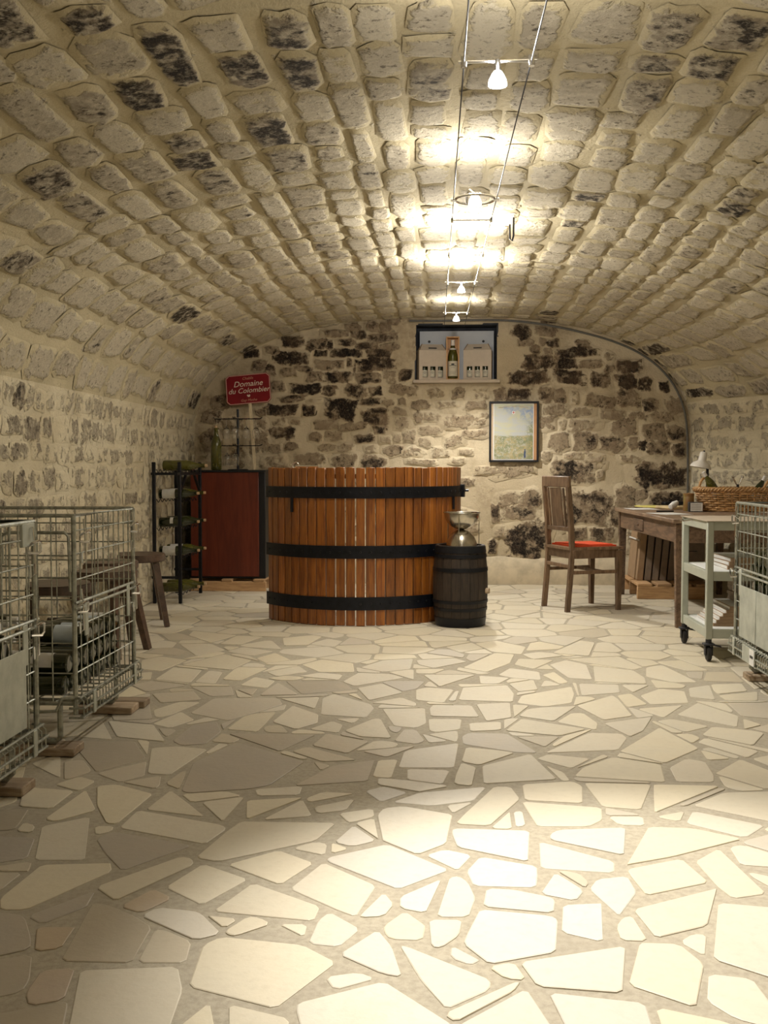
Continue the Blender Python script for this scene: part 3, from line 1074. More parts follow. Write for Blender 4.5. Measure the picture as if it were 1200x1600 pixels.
FD = """c160,180 270,130 335,135 320,165 240,195;c335,170 350,150 470,155 400,185;c280,205 320,182 420,195 425,222 330,215;c25,205 205,205 80,245;c215,208 320,215 280,235 220,235;c455,170 510,155 580,170 600,220 520,215;c605,175 740,190 780,215 785,235 610,228;c510,150 690,142 775,180 740,187 560,160;c785,175 840,172 960,230 880,230 785,210;c800,222 925,238 910,250 820,250;c0,255 40,247 130,255 95,300 0,290;c145,290 160,248 310,240 335,270 330,297;c315,235 400,222 415,255 350,262;c345,300 360,275 530,245 540,270 530,300 440,312;c425,245 440,220 495,240;c555,235 690,238 695,265 565,275;c700,240 795,240 740,265;c765,275 830,252 915,260 930,300 800,305;c685,275 730,268 790,305 720,315;c548,310 670,275 770,340 640,358;c755,320 910,308 845,350;c890,340 960,300 1100,345 1095,382;c930,250 1000,240 1020,290 935,280;c990,238 1110,235 1130,260 1030,270;c1030,275 1165,262 1165,292 1060,292;c45,320 60,307 190,310 215,348 50,345;c205,305 320,300 325,350 240,362;c350,345 385,318 545,312 470,362;c480,365 530,335 570,335 620,370 615,392;c25,390 45,355 155,355 150,390 70,400;c180,370 290,365 290,392 185,397;c305,395 360,355 580,390 490,412;c640,370 805,348 775,395 730,415;c820,362 870,355 1000,380 920,400;m155,415 180,402 310,405 415,470 340,468 160,440;m340,415 490,415 440,450;c440,470 590,402 700,405 720,420 690,460;c695,465 830,385 965,455 850,505;c975,410 1010,382 1190,400 1150,445;c960,435 985,420 1170,465 1130,487;c155,500 170,452 345,468 215,512;w-40,462 145,437 130,520 -60,520;w-20,395 110,430 0,440;c230,575 225,515 390,475 480,560;c410,490 450,475 595,490 530,523;c540,550 570,520 670,485 835,510 850,570;c865,520 920,490 985,500 1015,545 1015,570 890,568;c1020,540 1105,492 1230,540 1200,595;c970,460 1075,490 995,495;c120,575 155,505 205,520 190,583;w-30,525 115,530 90,580 -30,575;c1145,490 1220,475 1220,520;m1060,300 1220,300 1220,355 1110,345;c1115,355 1180,375 1120,390;c0,155 130,148 175,160 60,182 10,170;c0,185 100,185 60,200 0,200;c465,130 560,88 610,95 590,140;c100,110 190,95 230,115 150,128;c190,100 270,88 375,110 360,135 240,125;c360,135 440,125 500,140 400,152;c430,205 470,195 520,230 490,235;c815,160 900,155 1000,190 920,190;m920,195 980,195 975,220 930,212;m980,225 990,195 1080,195 1120,230"""


def area2(p):
    return 0.5*sum(p[i][0]*p[(i+1) % len(p)][1]-p[(i+1) % len(p)][0]*p[i][1] for i in range(len(p)))


def clip(poly, nx, ny, d):
    """keep the side nx*x+ny*y <= d"""
    out = []
    n = len(poly)
    for i in range(n):
        a, b = poly[i], poly[(i+1) % n]
        da, db = nx*a[0]+ny*a[1]-d, nx*b[0]+ny*b[1]-d
        if da <= 0:
            out.append(a)
        if (da < 0 < db) or (db < 0 < da):
            t_ = da/(da-db)
            out.append((a[0]+(b[0]-a[0])*t_, a[1]+(b[1]-a[1])*t_))
    return out


def hull(pts):
    pts = sorted(set(pts))
    if len(pts) < 3:
        return pts

    def half(ps):
        h = []
        for p in ps:
            while len(h) > 1 and (h[-1][0]-h[-2][0])*(p[1]-h[-2][1])-(h[-1][1]-h[-2][1])*(p[0]-h[-2][0]) <= 0:
                h.pop()
            h.append(p)
        return h
    a, b = half(pts), half(pts[::-1])
    return a[:-1]+b[:-1]


def bb(p):
    return min(q[0] for q in p), min(q[1] for q in p), max(q[0] for q in p), max(q[1] for q in p)


def yield_to(poly, other, gap):
    """trim poly (convex) along the one edge of other that costs it least"""
    a, b = bb(poly), bb(other)
    if a[2]+gap < b[0] or b[2]+gap < a[0] or a[3]+gap < b[1] or b[3]+gap < a[1]:
        return poly
    best = None
    n = len(other)
    for i in range(n):
        p, q = other[i], other[(i+1) % n]
        ex, ey = q[0]-p[0], q[1]-p[1]
        L = sqrt(ex*ex+ey*ey)
        if L < 1e-6:
            continue
        nx, ny = ey/L, -ex/L                     # outward of a ccw polygon
        d = nx*p[0]+ny*p[1]+gap
        c = clip(poly, -nx, -ny, -d)
        ar_ = abs(area2(c)) if len(c) > 2 else 0
        if best is None or ar_ > best[0]:
            best = (ar_, c)
    return best[1] if best else poly


def paving():
    r = random.Random(3)
    st = []
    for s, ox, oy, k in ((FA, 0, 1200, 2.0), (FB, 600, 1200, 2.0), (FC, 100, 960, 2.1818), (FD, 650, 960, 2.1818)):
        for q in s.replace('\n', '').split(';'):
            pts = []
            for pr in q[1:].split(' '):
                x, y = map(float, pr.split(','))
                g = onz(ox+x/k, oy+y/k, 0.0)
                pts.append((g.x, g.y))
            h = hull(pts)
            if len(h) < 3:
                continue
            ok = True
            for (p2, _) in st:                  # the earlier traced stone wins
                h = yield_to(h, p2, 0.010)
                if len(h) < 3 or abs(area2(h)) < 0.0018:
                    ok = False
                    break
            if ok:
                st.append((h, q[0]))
    ntr = len(st)
    # filler stones where the photograph shows only small or hidden ones
    seeds = []
    y = YF-0.2
    while y < YB+0.3:
        x = -2.7
        sp = 0.27
        while x < 3.1:
            seeds.append((x+r.uniform(-0.12, 0.12), y+r.uniform(-0.11, 0.11)))
            x += sp
        y += 0.235
    for i, s in enumerate(seeds):
        if not (-2.5 < s[0] < 2.9 and YF < s[1] < YB+0.05):
            continue
        poly = [(s[0]-0.4, s[1]-0.4), (s[0]+0.4, s[1]-0.4), (s[0]+0.4, s[1]+0.4), (s[0]-0.4, s[1]+0.4)]
        for j, q in enumerate(seeds):
            dx, dy = q[0]-s[0], q[1]-s[1]
            L2 = dx*dx+dy*dy
            if j == i or L2 > 0.64:
                continue
            L = sqrt(L2)
            poly = clip(poly, dx/L, dy/L, (dx*s[0]+dy*s[1])/L+L/2-0.009)
            if len(poly) < 3:
                break
        poly = clip(poly, 1, 0, ar(s[1])-0.01) if len(poly) > 2 else poly
        poly = clip(poly, -1, 0, AL-0.01) if len(poly) > 2 else poly
        poly = clip(poly, 0, 1, YB-0.03) if len(poly) > 2 else poly
        for (p2, _) in st[:ntr]:
            if len(poly) < 3:
                break
            poly = yield_to(poly, p2, 0.012)
        if len(poly) > 2 and abs(area2(poly)) > 0.003:
            st.append((hull(poly), r.choice('cccccccmcm')))
    geos = []
    for i, (p, tn) in enumerate(st):
        # cut each corner a little
        q = []
        n = len(p)
        for k in range(n):
            a, b, c = p[k-1], p[k], p[(k+1) % n]
            la = sqrt((a[0]-b[0])**2+(a[1]-b[1])**2)
            lc = sqrt((c[0]-b[0])**2+(c[1]-b[1])**2)
            ca = min(0.012, la*0.25)/max(la, 1e-6)
            cc = min(0.012, lc*0.25)/max(lc, 1e-6)
            q.append((b[0]+(a[0]-b[0])*ca, b[1]+(a[1]-b[1])*ca))
            q.append((b[0]+(c[0]-b[0])*cc, b[1]+(c[1]-b[1])*cc))
        cx_ = sum(k[0] for k in q)/len(q)
        cy_ = sum(k[1] for k in q)/len(q)
        n = len(q)
        z = r.uniform(-0.0015, 0.0)
        vs = [Vector((k[0], k[1], -0.012)) for k in q]
        vs += [Vector((k[0], k[1], z-0.0012)) for k in q]
        for k in q:
            L = sqrt((k[0]-cx_)**2+(k[1]-cy_)**2)
            f = max(0.5, 1-0.003/max(L, 0.01))
            vs.append(Vector((cx_+(k[0]-cx_)*f, cy_+(k[1]-cy_)*f, z)))
        fs = []
        for k in range(n):
            l = (k+1) % n
            fs.append((k, l, n+l, n+k))
            fs.append((n+k, n+l, 2*n+l, 2*n+k))
        fs.append(tuple(range(2*n, 3*n)))
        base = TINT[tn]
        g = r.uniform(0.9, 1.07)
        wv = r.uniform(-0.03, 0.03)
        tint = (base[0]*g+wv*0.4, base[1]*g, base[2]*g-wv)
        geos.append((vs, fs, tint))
    m = MB()
    m.box((0.2, (YF+YB)/2, -0.0535), (5.4, YB-YF+0.4, 0.1))
    me = m.mesh('floor', MATS['pmortar'])
    fl = structure(link(bpy.data.objects.new('floor', me)))

    def mk(nm, gs):
        v, f, c = [], [], []
        for (a, b, t_) in gs:
            k = len(v)
            v += a
            f += [tuple(k+i for i in q) for q in b]
            c += [(*t_, 1.0)]*len(a)
        me_ = bpy.data.meshes.new(nm)
        me_.from_pydata(v, [], f)
        me_.materials.append(MATS['paving'])
        at = me_.attributes.new('tint', 'FLOAT_COLOR', 'POINT')
        at.data.foreach_set('color', [x for q in c for x in q])
        return me_
    order = sorted(range(len(geos)), key=lambda i: -seen(geos[i][0]))
    keep = [i for i in order[:300] if seen(geos[i][0]) > 0]
    ks = set(keep)
    for i in keep:
        link(bpy.data.objects.new('paving_stone', mk('paving_stone', [geos[i]])), fl)
    o = link(bpy.data.objects.new('far_paving_stones', mk('far_paving_stones', [geos[i] for i in range(len(geos)) if i not in ks])), fl)
    o['kind'] = 'stuff'


paving()


# ================================================================== CABLE LIGHTS
def cable_pt(side, y):
    """the two cables run level with the crown, a little to the right of the middle"""
    z = 2.10+0.19*max(0.0, min(1.0, (y-1.5)/7.0))
    x = CX(y)
    return Vector((x+side*0.09, y, z))


_l1 = onz(778, 74, 2.17)
_l5 = onz(713, 488, 2.29)


def CX(y):
    return _l1.x+(_l5.x-_l1.x)*(y-_l1.y)/(_l5.y-_l1.y)


for side, wd in ((-1, 'left'), (1, 'right')):
    pts = [cable_pt(side, YF+0.01)]+[cable_pt(side, y) for y in (1.5, 3, 4.5, 6, 7.5, 8.9)]+[Vector((CX(9.3)+side*0.09, YB-0.012, 2.30))]
    m = MB()
    m.tube(pts, 0.0022, 6)
    m.single('lamp_cable', WIREDK, 'thin dark low-voltage cable under the vault, the %s of the two' % wd, 'cable', pts[-1], 'lamp cables under the vault')


def spot(parent, loc, aim, power, ang, blend=0.55, name='lamp_light'):
    l = bpy.data.lights.new(name, 'SPOT')
    l.energy = power
    l.color = LAMP_COL
    l.spot_size = radians(2*ang)
    l.spot_blend = blend
    l.shadow_soft_size = 0.025
    o = link(bpy.data.objects.new(name, l), parent)
    o.location = loc
    o.rotation_euler = (Vector(aim)-(Vector(ORG[parent.name])+Vector(loc))).to_track_quat('-Z', 'Y').to_euler()
    return o


def glow(parent, loc, power, name='lamp_glow'):
    l = bpy.data.lights.new(name, 'POINT')
    l.energy = power
    l.color = LAMP_COL
    l.shadow_soft_size = 0.03
    o = link(bpy.data.objects.new(name, l), parent)
    o.location = loc
    return o


LAMP_LABELS = ['nearest lit cable lamp on a straight chrome bar, largest in view', 'lit cable lamp hung in a round chrome ring',
               'lit cable lamp just behind the chrome spreader bar, under the bright patch of vault', 'lit cable lamp in the middle of the farther bright patch on the vault',
               'small lit cable lamp right above the wall niche']


def bar_lamp(c, label):
    t = thing('cable_lamp', label, 'lamp', c, 0, 'cable lamps')
    m = MB()
    m.cyl((-0.105, 0, 0), (0.105, 0, 0), 0.0045, n=8)
    m.part('bar', CHROME, t)
    for s in (-1, 1):
        MB().cyl((s*0.09, 0, -0.014), (s*0.09, 0, 0.014), 0.009, n=10).part('clamp', CHROME, t)
    MB().cyl((0, 0, 0.004), (0, 0, -0.03), 0.009, n=10).part('socket', CHROME, t)
    MB().lathe([(0.010, -0.026), (0.016, -0.034), (0.024, -0.050), (0.0255, -0.064), (0.0245, -0.064), (0.023, -0.050), (0.014, -0.036), (0.009, -0.030)], 18).part('reflector', FROST, t)
    MB().sphere((0, 0, -0.052), 0.010, 12, 8).part('bulb', BULB, t)
    return t


def ring_lamp(c, label):
    t = thing('cable_lamp', label, 'lamp', c, 0, 'cable lamps')
    MB().tube([(0.082*cos(a), 0.082*sin(a), 0) for a in [2*pi*k/32 for k in range(32)]], 0.0055, 8, True).part('ring', CHROME, t)
    for s in (-1, 1):
        MB().cyl((s*0.078, 0, 0), (s*0.102, 0, 0), 0.008, n=10).part('clamp', CHROME, t)
    MB().tube([(-0.03, 0.074, 0), (-0.034, 0.05, 0.03), (-0.022, 0.02, 0.045), (0, 0, 0.02)], 0.006, 8).part('stem', CHROME, t)
    MB().lathe([(0.010, 0.022), (0.017, 0.012), (0.026, -0.006), (0.0275, -0.022), (0.0265, -0.022), (0.024, -0.006), (0.014, 0.010)], 18).part('reflector', FROST, t)
    MB().sphere((0, 0, -0.012), 0.010, 12, 8).part('bulb', BULB, t)
    return t


for L, lab in zip(LAMPS, LAMP_LABELS):
    c = onz(L['px'][0], L['px'][1], L['z'])
    c.x = CX(c.y)
    c.z = cable_pt(0, c.y).z
    t = (bar_lamp if L['kind'] == 'bar' else ring_lamp)(c, lab)
    zb = -0.075 if L['kind'] == 'bar' else -0.032
    spot(t, (0, 0, zb), (L['aim'][0], L['aim'][1], 0), L['spot'], L['ang'], L.get('blend', 0.55))
    glow(t, (0, -0.035, -0.022 if L['kind'] == 'bar' else 0.02), L['glow'])
for i, L in enumerate(BACK_LAMPS):
    c = cable_pt(0, L['y'])
    t = bar_lamp(c, ('lit cable lamp behind the viewer, nearer one', 'lit cable lamp at the far end behind the viewer')[i])
    spot(t, (0, 0, -0.075), (L['aim'][0], L['aim'][1], 0), L['spot'], L['ang'])
    glow(t, (0, -0.035, -0.022), L['glow'])
sp = onz(737, 341, 2.2)
sp.z = cable_pt(0, sp.y).z
m = MB()
m.cyl((CX(sp.y)-0.095, sp.y, sp.z), (CX(sp.y)+0.095, sp.y, sp.z), 0.004, n=8)
for s in (-1, 1):
    m.cyl((CX(sp.y)+s*0.09, sp.y, sp.z-0.01), (CX(sp.y)+s*0.09, sp.y, sp.z+0.01), 0.007, n=8)
m.single('spreader_bar', CHROME, 'slim chrome spreader bar between the two lamp cables', 'bar')

# iron hook in the vault
u, y = hit_vault(795, 338)
b = surf(u, y, 0.0)
m = MB()
m.tube([b+Vector((0.006, 0, 0.02)), b+Vector((0.006, 0, -0.10)), b+Vector((0.0, 0.01, -0.125)), b+Vector((-0.012, 0.01, -0.115)), b+Vector((-0.014, 0.0, -0.04))], 0.005, 7)
m.single('ceiling_hook', IRON, 'small rusty iron hook fixed in the vault beside the lamp cables', 'hook', b)

# cable along the arch of the back wall
pts = []
k = 0
uu = UTOT-0.70
while uu > UTOT*0.462:
    q = surf(uu, YB-0.012, 0.030+0.006*sin(uu*5.0))
    pts.append(Vector((q.x-0.0, YB-0.03, q.z)))
    uu -= 0.07
m = MB()
m.tube(pts, 0.010, 7)
m.single('arch_cable', CABLE, 'grey cable clipped along the arch where the back wall meets the vault', 'cable', pts[0])


# ================================================================== BOTTLES
BPROF = [(0, 0.004), (0.030, 0.0), (0.0365, 0.004), (0.038, 0.012), (0.038, 0.165), (0.0355, 0.19), (0.028, 0.215), (0.0195, 0.238),
         (0.0155, 0.258), (0.0145, 0.286), (0.0158, 0.288), (0.0158, 0.297), (0.0, 0.298)]


def make_bottle(name, label, glass=BGLASS, lab=PAPER, cap=FOILD, k=1.0, n=14, group=None, wrap=1.0, lz=(0.055, 0.135), corkonly=False):
    t = thing(name, label, 'bottle', (0, 0, 0), 0, group)
    MB().lathe([(r*k, z*k) for r, z in BPROF], n).part('bottle_body', glass, t)
    if lab is not None:
        MB().lathe([(0.0386*k, lz[0]*k), (0.0386*k, lz[1]*k)], n, a0=-wrap*pi*0.55-pi/2, a1=wrap*pi*0.55-pi/2).part('bottle_label', lab, t, recalc=False)
    if corkonly:
        MB().cyl((0, 0, 0.297*k), (0, 0, 0.314*k), 0.011*k, n=10).part('cork', CORK, t)
    elif cap is not None:
        MB().lathe([(0.0162*k, 0.252*k), (0.0153*k, 0.286*k), (0.0165*k, 0.287*k), (0.0165*k, 0.2985*k), (0.0, 0.2995*k)], n).part('capsule', cap, t)
    return t


def laid(axis, roll=0.0):
    """euler that lays a bottle's axis along a direction"""
    q = Vector(axis).normalized().to_track_quat('Z', 'Y').to_matrix() @ Matrix.Rotation(roll, 3, 'Z')
    return q.to_euler()


# ================================================================== WIRE CRATES
def wire_crate(x0, x1, y0, y1, face, label, sheet=False, tagc=False, cornerplate=False):
    """face: +1 the side towards +x is the gated one, -1 the side towards -x"""
    cx, cy = (x0+x1)/2, (y0+y1)/2
    fx = x1 if face > 0 else x0
    t = thing('wire_crate', label, 'crate', (cx, cy, 0.03), 0, 'galvanised wire crates of wine')
    zb, zt = 0.19, 0.875
    for px in (x0, x1):
        for py in (y0, y1):
            MB().tube([(px, py, zb-0.04), (px, py, zt)], 0.0095, 8).part('corner_post', GALV, t, True)
    for py in (y0+0.03, y1-0.03):
        m = MB()
        m.tube([(x0+0.07, py, zb), (x0+0.07, py, 0.06), (x0+0.085, py, 0.043), (x1-0.085, py, 0.043), (x1-0.07, py, 0.06), (x1-0.07, py, zb)], 0.011, 8)
        m.part('runner', GALV, t, True)
    m = MB()
    y = y0
    while y < y1+0.001:
        m.tube([(x0, y, zb), (x1, y, zb)], 0.003, 4)
        y += 0.07
    x = x0
    while x < x1+0.001:
        m.tube([(x, y0, zb+0.006), (x, y1, zb+0.006)], 0.003, 4)
        x += 0.085
    m.part('base_grid', GALV, t, True)
    MB().tube([(x0, y0, zt), (x1, y0, zt), (x1, y1, zt), (x0, y1, zt)], 0.007, 7, True).part('top_rail', GALV, t, True)
    MB().tube([(x0, y0, zb), (x1, y0, zb), (x1, y1, zb), (x0, y1, zb)], 0.008, 7, True).part('bottom_rail', GALV, t, True)
    HZ = [0.30, 0.41, 0.49, 0.57, 0.65, 0.73, 0.81]

    def panel(a, b, verts, hz, z0=zb, z1=zt, r=0.0028):
        a, b = Vector(a), Vector(b)
        m = MB()
        n = max(1, int(round((b-a).length/verts)))
        for i in range(1, n):
            p = a+(b-a)*i/n
            m.tube([(p.x, p.y, z0), (p.x, p.y, z1)], r, 4)
        for z in hz:
            m.tube([(a.x, a.y, z), (b.x, b.y, z)], r, 4)
        return m
    panel((x0, y0, 0), (x1, y0, 0), 0.085, HZ).part('wire_panel', GALV, t, True)
    panel((x0, y1, 0), (x1, y1, 0), 0.085, HZ).part('wire_panel', GALV, t, True)
    bx = x0 if face > 0 else x1
    panel((bx, y0, 0), (bx, y1, 0), 0.085, HZ).part('wire_panel', GALV, t, True)
    # gated face: an upper and a lower gate
    panel((fx, y0, 0), (fx, y1, 0), 0.062, [0.64, 0.735, 0.82], 0.555, zt).part('upper_gate', GALV, t, True)
    panel((fx, y0, 0), (fx, y1, 0), 0.062, [0.30, 0.39, 0.47], zb, 0.535).part('lower_gate', GALV, t, True)
    f = face
    for z in (0.535, 0.558):
        MB().tube([(fx+f*0.006, y0-0.01, z), (fx+f*0.006, y1+0.01, z)], 0.0055, 6).part('gate_rail', GALV, t, True)
    # lip of fine wires at the foot of the gate
    m = MB()
    n = int((y1-y0)/0.034)
    for i in range(n+1):
        y = y0+(y1-y0)*i/n
        m.tube([(fx+f*0.012, y, 0.215), (fx+f*0.03, y, 0.20), (fx+f*0.03, y, 0.145), (fx+f*0.004, y, 0.135)], 0.0024, 4)
    m.part('foot_lip', GALV, t, True)
    for z, o_ in ((0.212, 0.018), (0.175, 0.034), (0.14, 0.03)):
        MB().tube([(fx-f*0.02, y0-0.012, z), (fx+f*o_, y0-0.012, z), (fx+f*o_, y1+0.012, z), (fx-f*0.02, y1+0.012, z)], 0.0045, 6).part('lip_rail', GALV, t, True)
    for y in (y0+0.10, y1-0.10):
        MB().box((fx+f*0.008, y, 0.49), (0.006, 0.035, 0.13), 0.002).part('hinge_plate', GALVSHEET, t, True)
        MB().box((fx+f*0.036, y, 0.178), (0.006, 0.028, 0.085), 0.002).part('lip_plate', GALVSHEET, t, True)
    for y, z in ((y0+0.06, 0.80), (y1-0.05, 0.80), (y0+0.03, 0.545), (y1-0.03, 0.535)):
        m = MB()
        m.tube([(fx+f*0.012, y-0.03, z), (fx+f*0.03, y-0.035, z+0.012), (fx+f*0.034, y, z+0.016), (fx+f*0.03, y+0.03, z+0.01),
                (fx+f*0.03, y+0.03, z-0.018), (fx+f*0.034, y, z-0.024), (fx+f*0.012, y-0.03, z-0.02)], 0.0042, 7)
        m.tube([(fx+f*0.012, y+0.01, z+0.06), (fx+f*0.018, y+0.01, z), (fx+f*0.02, y+0.01, z-0.09), (fx+f*0.012, y-0.01, z-0.10), (fx+f*0.012, y-0.012, z-0.06)], 0.004, 7)
        m.part('latch', CHROME, t, True)
    # bent handle wire on the near side
    sgn = 1 if face > 0 else -1
    hx = fx-sgn*0.26
    MB().tube([(hx, y0-0.008, 0.70), (hx, y0-0.012, 0.80), (hx+sgn*0.02, y0-0.012, 0.815), (fx-sgn*0.03, y0-0.012, 0.815), (fx-sgn*0.015, y0-0.012, 0.80), (fx-sgn*0.012, y0-0.008, 0.60)], 0.0055, 7).part('handle_wire', GALV, t, True)
    MB().tube([(hx-sgn*0.08, y0-0.01, 0.175), (hx+sgn*0.06, y0-0.03, 0.19), (hx+sgn*0.12, y0-0.035, 0.165), (fx-sgn*0.06, y0-0.035, 0.17), (fx-sgn*0.04, y0-0.03, 0.215), (fx+sgn*0.0, y0-0.01, 0.215)], 0.006, 7).part('tie_wire', GALV, t, True)
    if sheet:
        m = MB()
        yc, hy = (y0+y1)/2-0.02, (y1-y0)*0.40
        m.box((fx+f*0.012, yc, 0.355), (0.003, 2*hy, 0.25), 0.001)
        for k in (-0.3, 0.3):
            m.box((fx+f*0.0145, yc+k*hy, 0.355), (0.003, 0.012, 0.25), 0.001)
        m.part('sheet_panel', GALVSHEET, t, True)
    if tagc:
        m = MB()
        m.box((fx+f*0.04, y1-0.36, 0.18), (0.002, 0.20, 0.075), 0.0005)
        m.part('tag_plate', GALVSHEET, t, True)
        p = MB().box((fx+f*0.0425, y1-0.42, 0.178), (0.002, 0.072, 0.072), 0.0005).part('paper_tag', PAPER, t, True)
        MB().box((fx+f*0.0442, y1-0.42, 0.182), (0.001, 0.045, 0.012)).part('tag_print', INK, p, True)
    if cornerplate:
        MB().box((fx, y1-0.045, 0.835), (0.012, 0.11, 0.075), 0.002).part('corner_plate', GALVSHEET, t, True)
    return t


CR1 = (-2.16, -1.325, 2.40, 3.27)
CR2 = (-2.18, -1.34, 3.67, 4.38)
CR3 = (1.445, 2.13, 4.30, 5.22)
wire_crate(*CR1, 1, 'galvanised wire crate nearest the viewer, cut by the left edge of the picture', sheet=True, cornerplate=True)
wire_crate(*CR2, 1, 'galvanised wire crate of bottles in front of the row of dark stools')
wire_crate(*CR3, -1, 'galvanised wire crate with a metal plate and white tag beside the grey trolley', sheet=True, tagc=True)
BLK = [(-1.47, 2.43, 0.26, 0.11, 'out of view under the crate nearest the viewer'), (-1.47, 3.24, 0.26, 0.11, 'under the crate at the left edge of the picture'),
       (-1.485, 3.70, 0.29, 0.11, 'under the near foot of the crate by the stools'), (-1.45, 4.345, 0.25, 0.11, 'under the far foot of the crate by the stools'),
       (1.62, 5.19, 0.26, 0.11, 'under the far foot of the crate by the trolley'), (1.62, 4.33, 0.26, 0.11, 'under the near foot of the crate by the trolley'),
       (-2.05, 3.24, 0.2, 0.11, 'at the wall under the nearest wire crate'), (-2.05, 3.70, 0.2, 0.11, 'wallward, near side, under the crate by the stools'),
       (-2.05, 4.345, 0.2, 0.11, 'wallward, far side, under the crate by the stools')]
for (x, y, lx, ly, s) in BLK:
    MB().box((x, y, 0.0155), (lx, ly, 0.031), 0.004).single('wood_block', W_BLOCK, 'flat sawn wood block %s' % s, 'block', (x, y, 0), 'wood blocks under the wire crates')
MB().box((-1.375, 4.455, 0.0155), (0.14, 0.09, 0.03), 0.004).single('wood_block', W_BLOCK, 'short wood offcut at the end of the block under the crate by the stools', 'block', (-1.375, 4.455, 0), 'wood blocks under the wire crates')

BOT = {}
for kind, lab, cap in (('paper', PAPER, FOILD), ('blue', PAPERB, FOILD), ('bare', None, FOILW)):
    BOT[kind] = None


ORDN = ['first', 'second', 'third', 'fourth', 'fifth', 'sixth', 'seventh', 'eighth', 'ninth', 'tenth']
LAYR = ['lowest', 'second', 'third', 'fourth', 'fifth', 'sixth']
LOOK = {'paper': 'white-labelled', 'blue': 'bluish-labelled', 'bare': 'unlabelled'}


def crate_bottles(cr, face, where, group, rows, layers, y_from, both=False, z0=0.205):
    x0, x1, y0, y1 = cr
    r = random.Random(int(y0*10))
    first = {}
    for side in ((1, -1) if both else (1,)):
        bx = (x1-0.05 if face > 0 else x0+0.05) if side > 0 else (x0+0.05 if face > 0 else x1-0.05)
        ax = -face*side
        for k in range(layers):
            n = rows if k < layers-1 else max(3, int(rows*0.7))
            for i in range(n):
                y = y_from-i*0.086-(0.043 if k % 2 else 0)
                if y < y0+0.04:
                    continue
                z = z0+0.039+k*0.0735
                kind = r.choice(('paper', 'bare', 'bare', 'blue', 'paper')) if side > 0 else 'bare'
                rot = laid((ax, r.uniform(-0.012, 0.012), r.uniform(-0.006, 0.006)), r.uniform(-0.9, 0.9)+(2.36 if ax < 0 else 3.93))
                loc = (bx+r.uniform(-0.012, 0.0)*face*side, y, z)
                label = '%s dark wine bottle %s, %s layer, %s from far end' % (LOOK[kind], where if side > 0 else where.replace('gate', 'wall'), LAYR[k], ORDN[i])
                if kind not in first:
                    lab, cap = {'paper': (PAPER, FOILD), 'blue': (PAPERB, FOILD), 'bare': (None, FOILW)}[kind]
                    b = make_bottle('wine_bottle', label, BGLASS, lab, cap, 1.0, 12, group)
                    b.location = loc
                    b.rotation_euler = rot
                    first[kind] = b
                else:
                    dup(first[kind], loc, rot, label)


crate_bottles(CR2, 1, 'in crate by stools, gate side', 'bottles in the crate by the stools', 8, 3, CR2[3]-0.05, True)
crate_bottles(CR1, 1, 'in nearest left crate', 'bottles in the crate nearest the viewer', 5, 4, CR1[3]-0.06)
crate_bottles(CR3, -1, 'in crate by trolley', 'bottles in the crate by the trolley', 8, 6, CR3[3]-0.06)


# ================================================================== STOOLS
def stool(loc, rz, label):
    t = thing('stool', label, 'stool', loc, rz, 'dark wooden stools along the left wall')
    m = MB()
    poly = []
    for k in range(15):
        a = -0.42*pi+0.84*pi*k/14
        poly.append((0.205*cos(a)-0.04, 0.205*sin(a)))
    poly += [(-0.13, 0.17), (-0.15, 0.0), (-0.13, -0.17)]
    inner = [(p[0]*0.97, p[1]*0.97) for p in poly]
    m.prism(poly, 0.034, (0, 0, 0.432))
    m.prism(inner, 0.008, (0, 0, 0.466))
    m.prism(inner, 0.006, (0, 0, 0.426))
    m.part('seat', W_STOOL, t)
    for (x, y) in ((0.09, -0.10), (0.09, 0.10), (-0.10, 0.0)):
        k = 1.75
        MB().beam((x*k, y*k, 0.0), (x, y, 0.435), 0.038, 0.034, (1, 0, 0), w2=(0.05, 0.042)).part('leg', W_STOOL, t)
    return t


for (y, x, rz, s) in ((6.80, -2.03, 0.35, 'nearest the bottle rack, clear of the wire crate'), (6.25, -2.05, 0.1, 'second from the bottle rack'),
                      (5.72, -1.90, -0.2, 'third from the bottle rack, half behind the wire crate'), (5.05, -1.93, 0.25, 'farthest from the bottle rack, seen through the wire crate')):
    stool((x, y, 0), rz, 'dark wooden three-legged stool %s' % s)


# ================================================================== BOTTLE RACK
RX0, RX1, RY0, RY1 = -2.235, -2.035, 7.86, 8.52
t = thing('bottle_rack', 'black iron bottle rack with wavy wires standing against the left wall', 'rack', ((RX0+RX1)/2, (RY0+RY1)/2, 0))
for x in (RX0, RX1):
    for y in (RY0, RY1):
        m = MB()
        m.box((x, y, 0.545), (0.026, 0.026, 1.09), 0.003)
        m.part('post', IRON, t, True)
RROWS = [0.10, 0.385, 0.61, 0.83, 1.06]
for z in RROWS:
    for x in (RX0+0.02, RX1-0.02):
        m = MB()
        n = 40
        m.tube([(x, RY0+(RY1-RY0)*i/n, z-0.04+0.012*cos(i*2*pi*6/n)) for i in range(n+1)], 0.0035, 5)
        m.part('wavy_wire', IRON, t, True)
for y in (RY0, RY1):
    for z in (0.20, 1.0):
        MB().beam((RX0-0.02, y, z), (RX1+0.015, y, z), 0.02, 0.02).part('crossbar', IRON, t, True)
MB().beam((RX1, RY0-0.10, 1.0), (RX1, RY1+0.02, 1.0), 0.02, 0.022).part('top_bar', IRON, t, True)
for a, b in ((RY0+0.02, RY0+0.20), (RY1-0.02, RY1-0.2)):
    MB().beam((RX1, a, 0.86), (RX1, b, 0.995), 0.018, 0.018, (1, 0, 0)).part('brace', IRON, t, True)
RB = 'bottles in the iron rack'
g1 = make_bottle('wine_bottle', 'olive-green bottle lying across the very top of the iron rack', GGLASS, None, None, 1.12, 16, RB, corkonly=True)
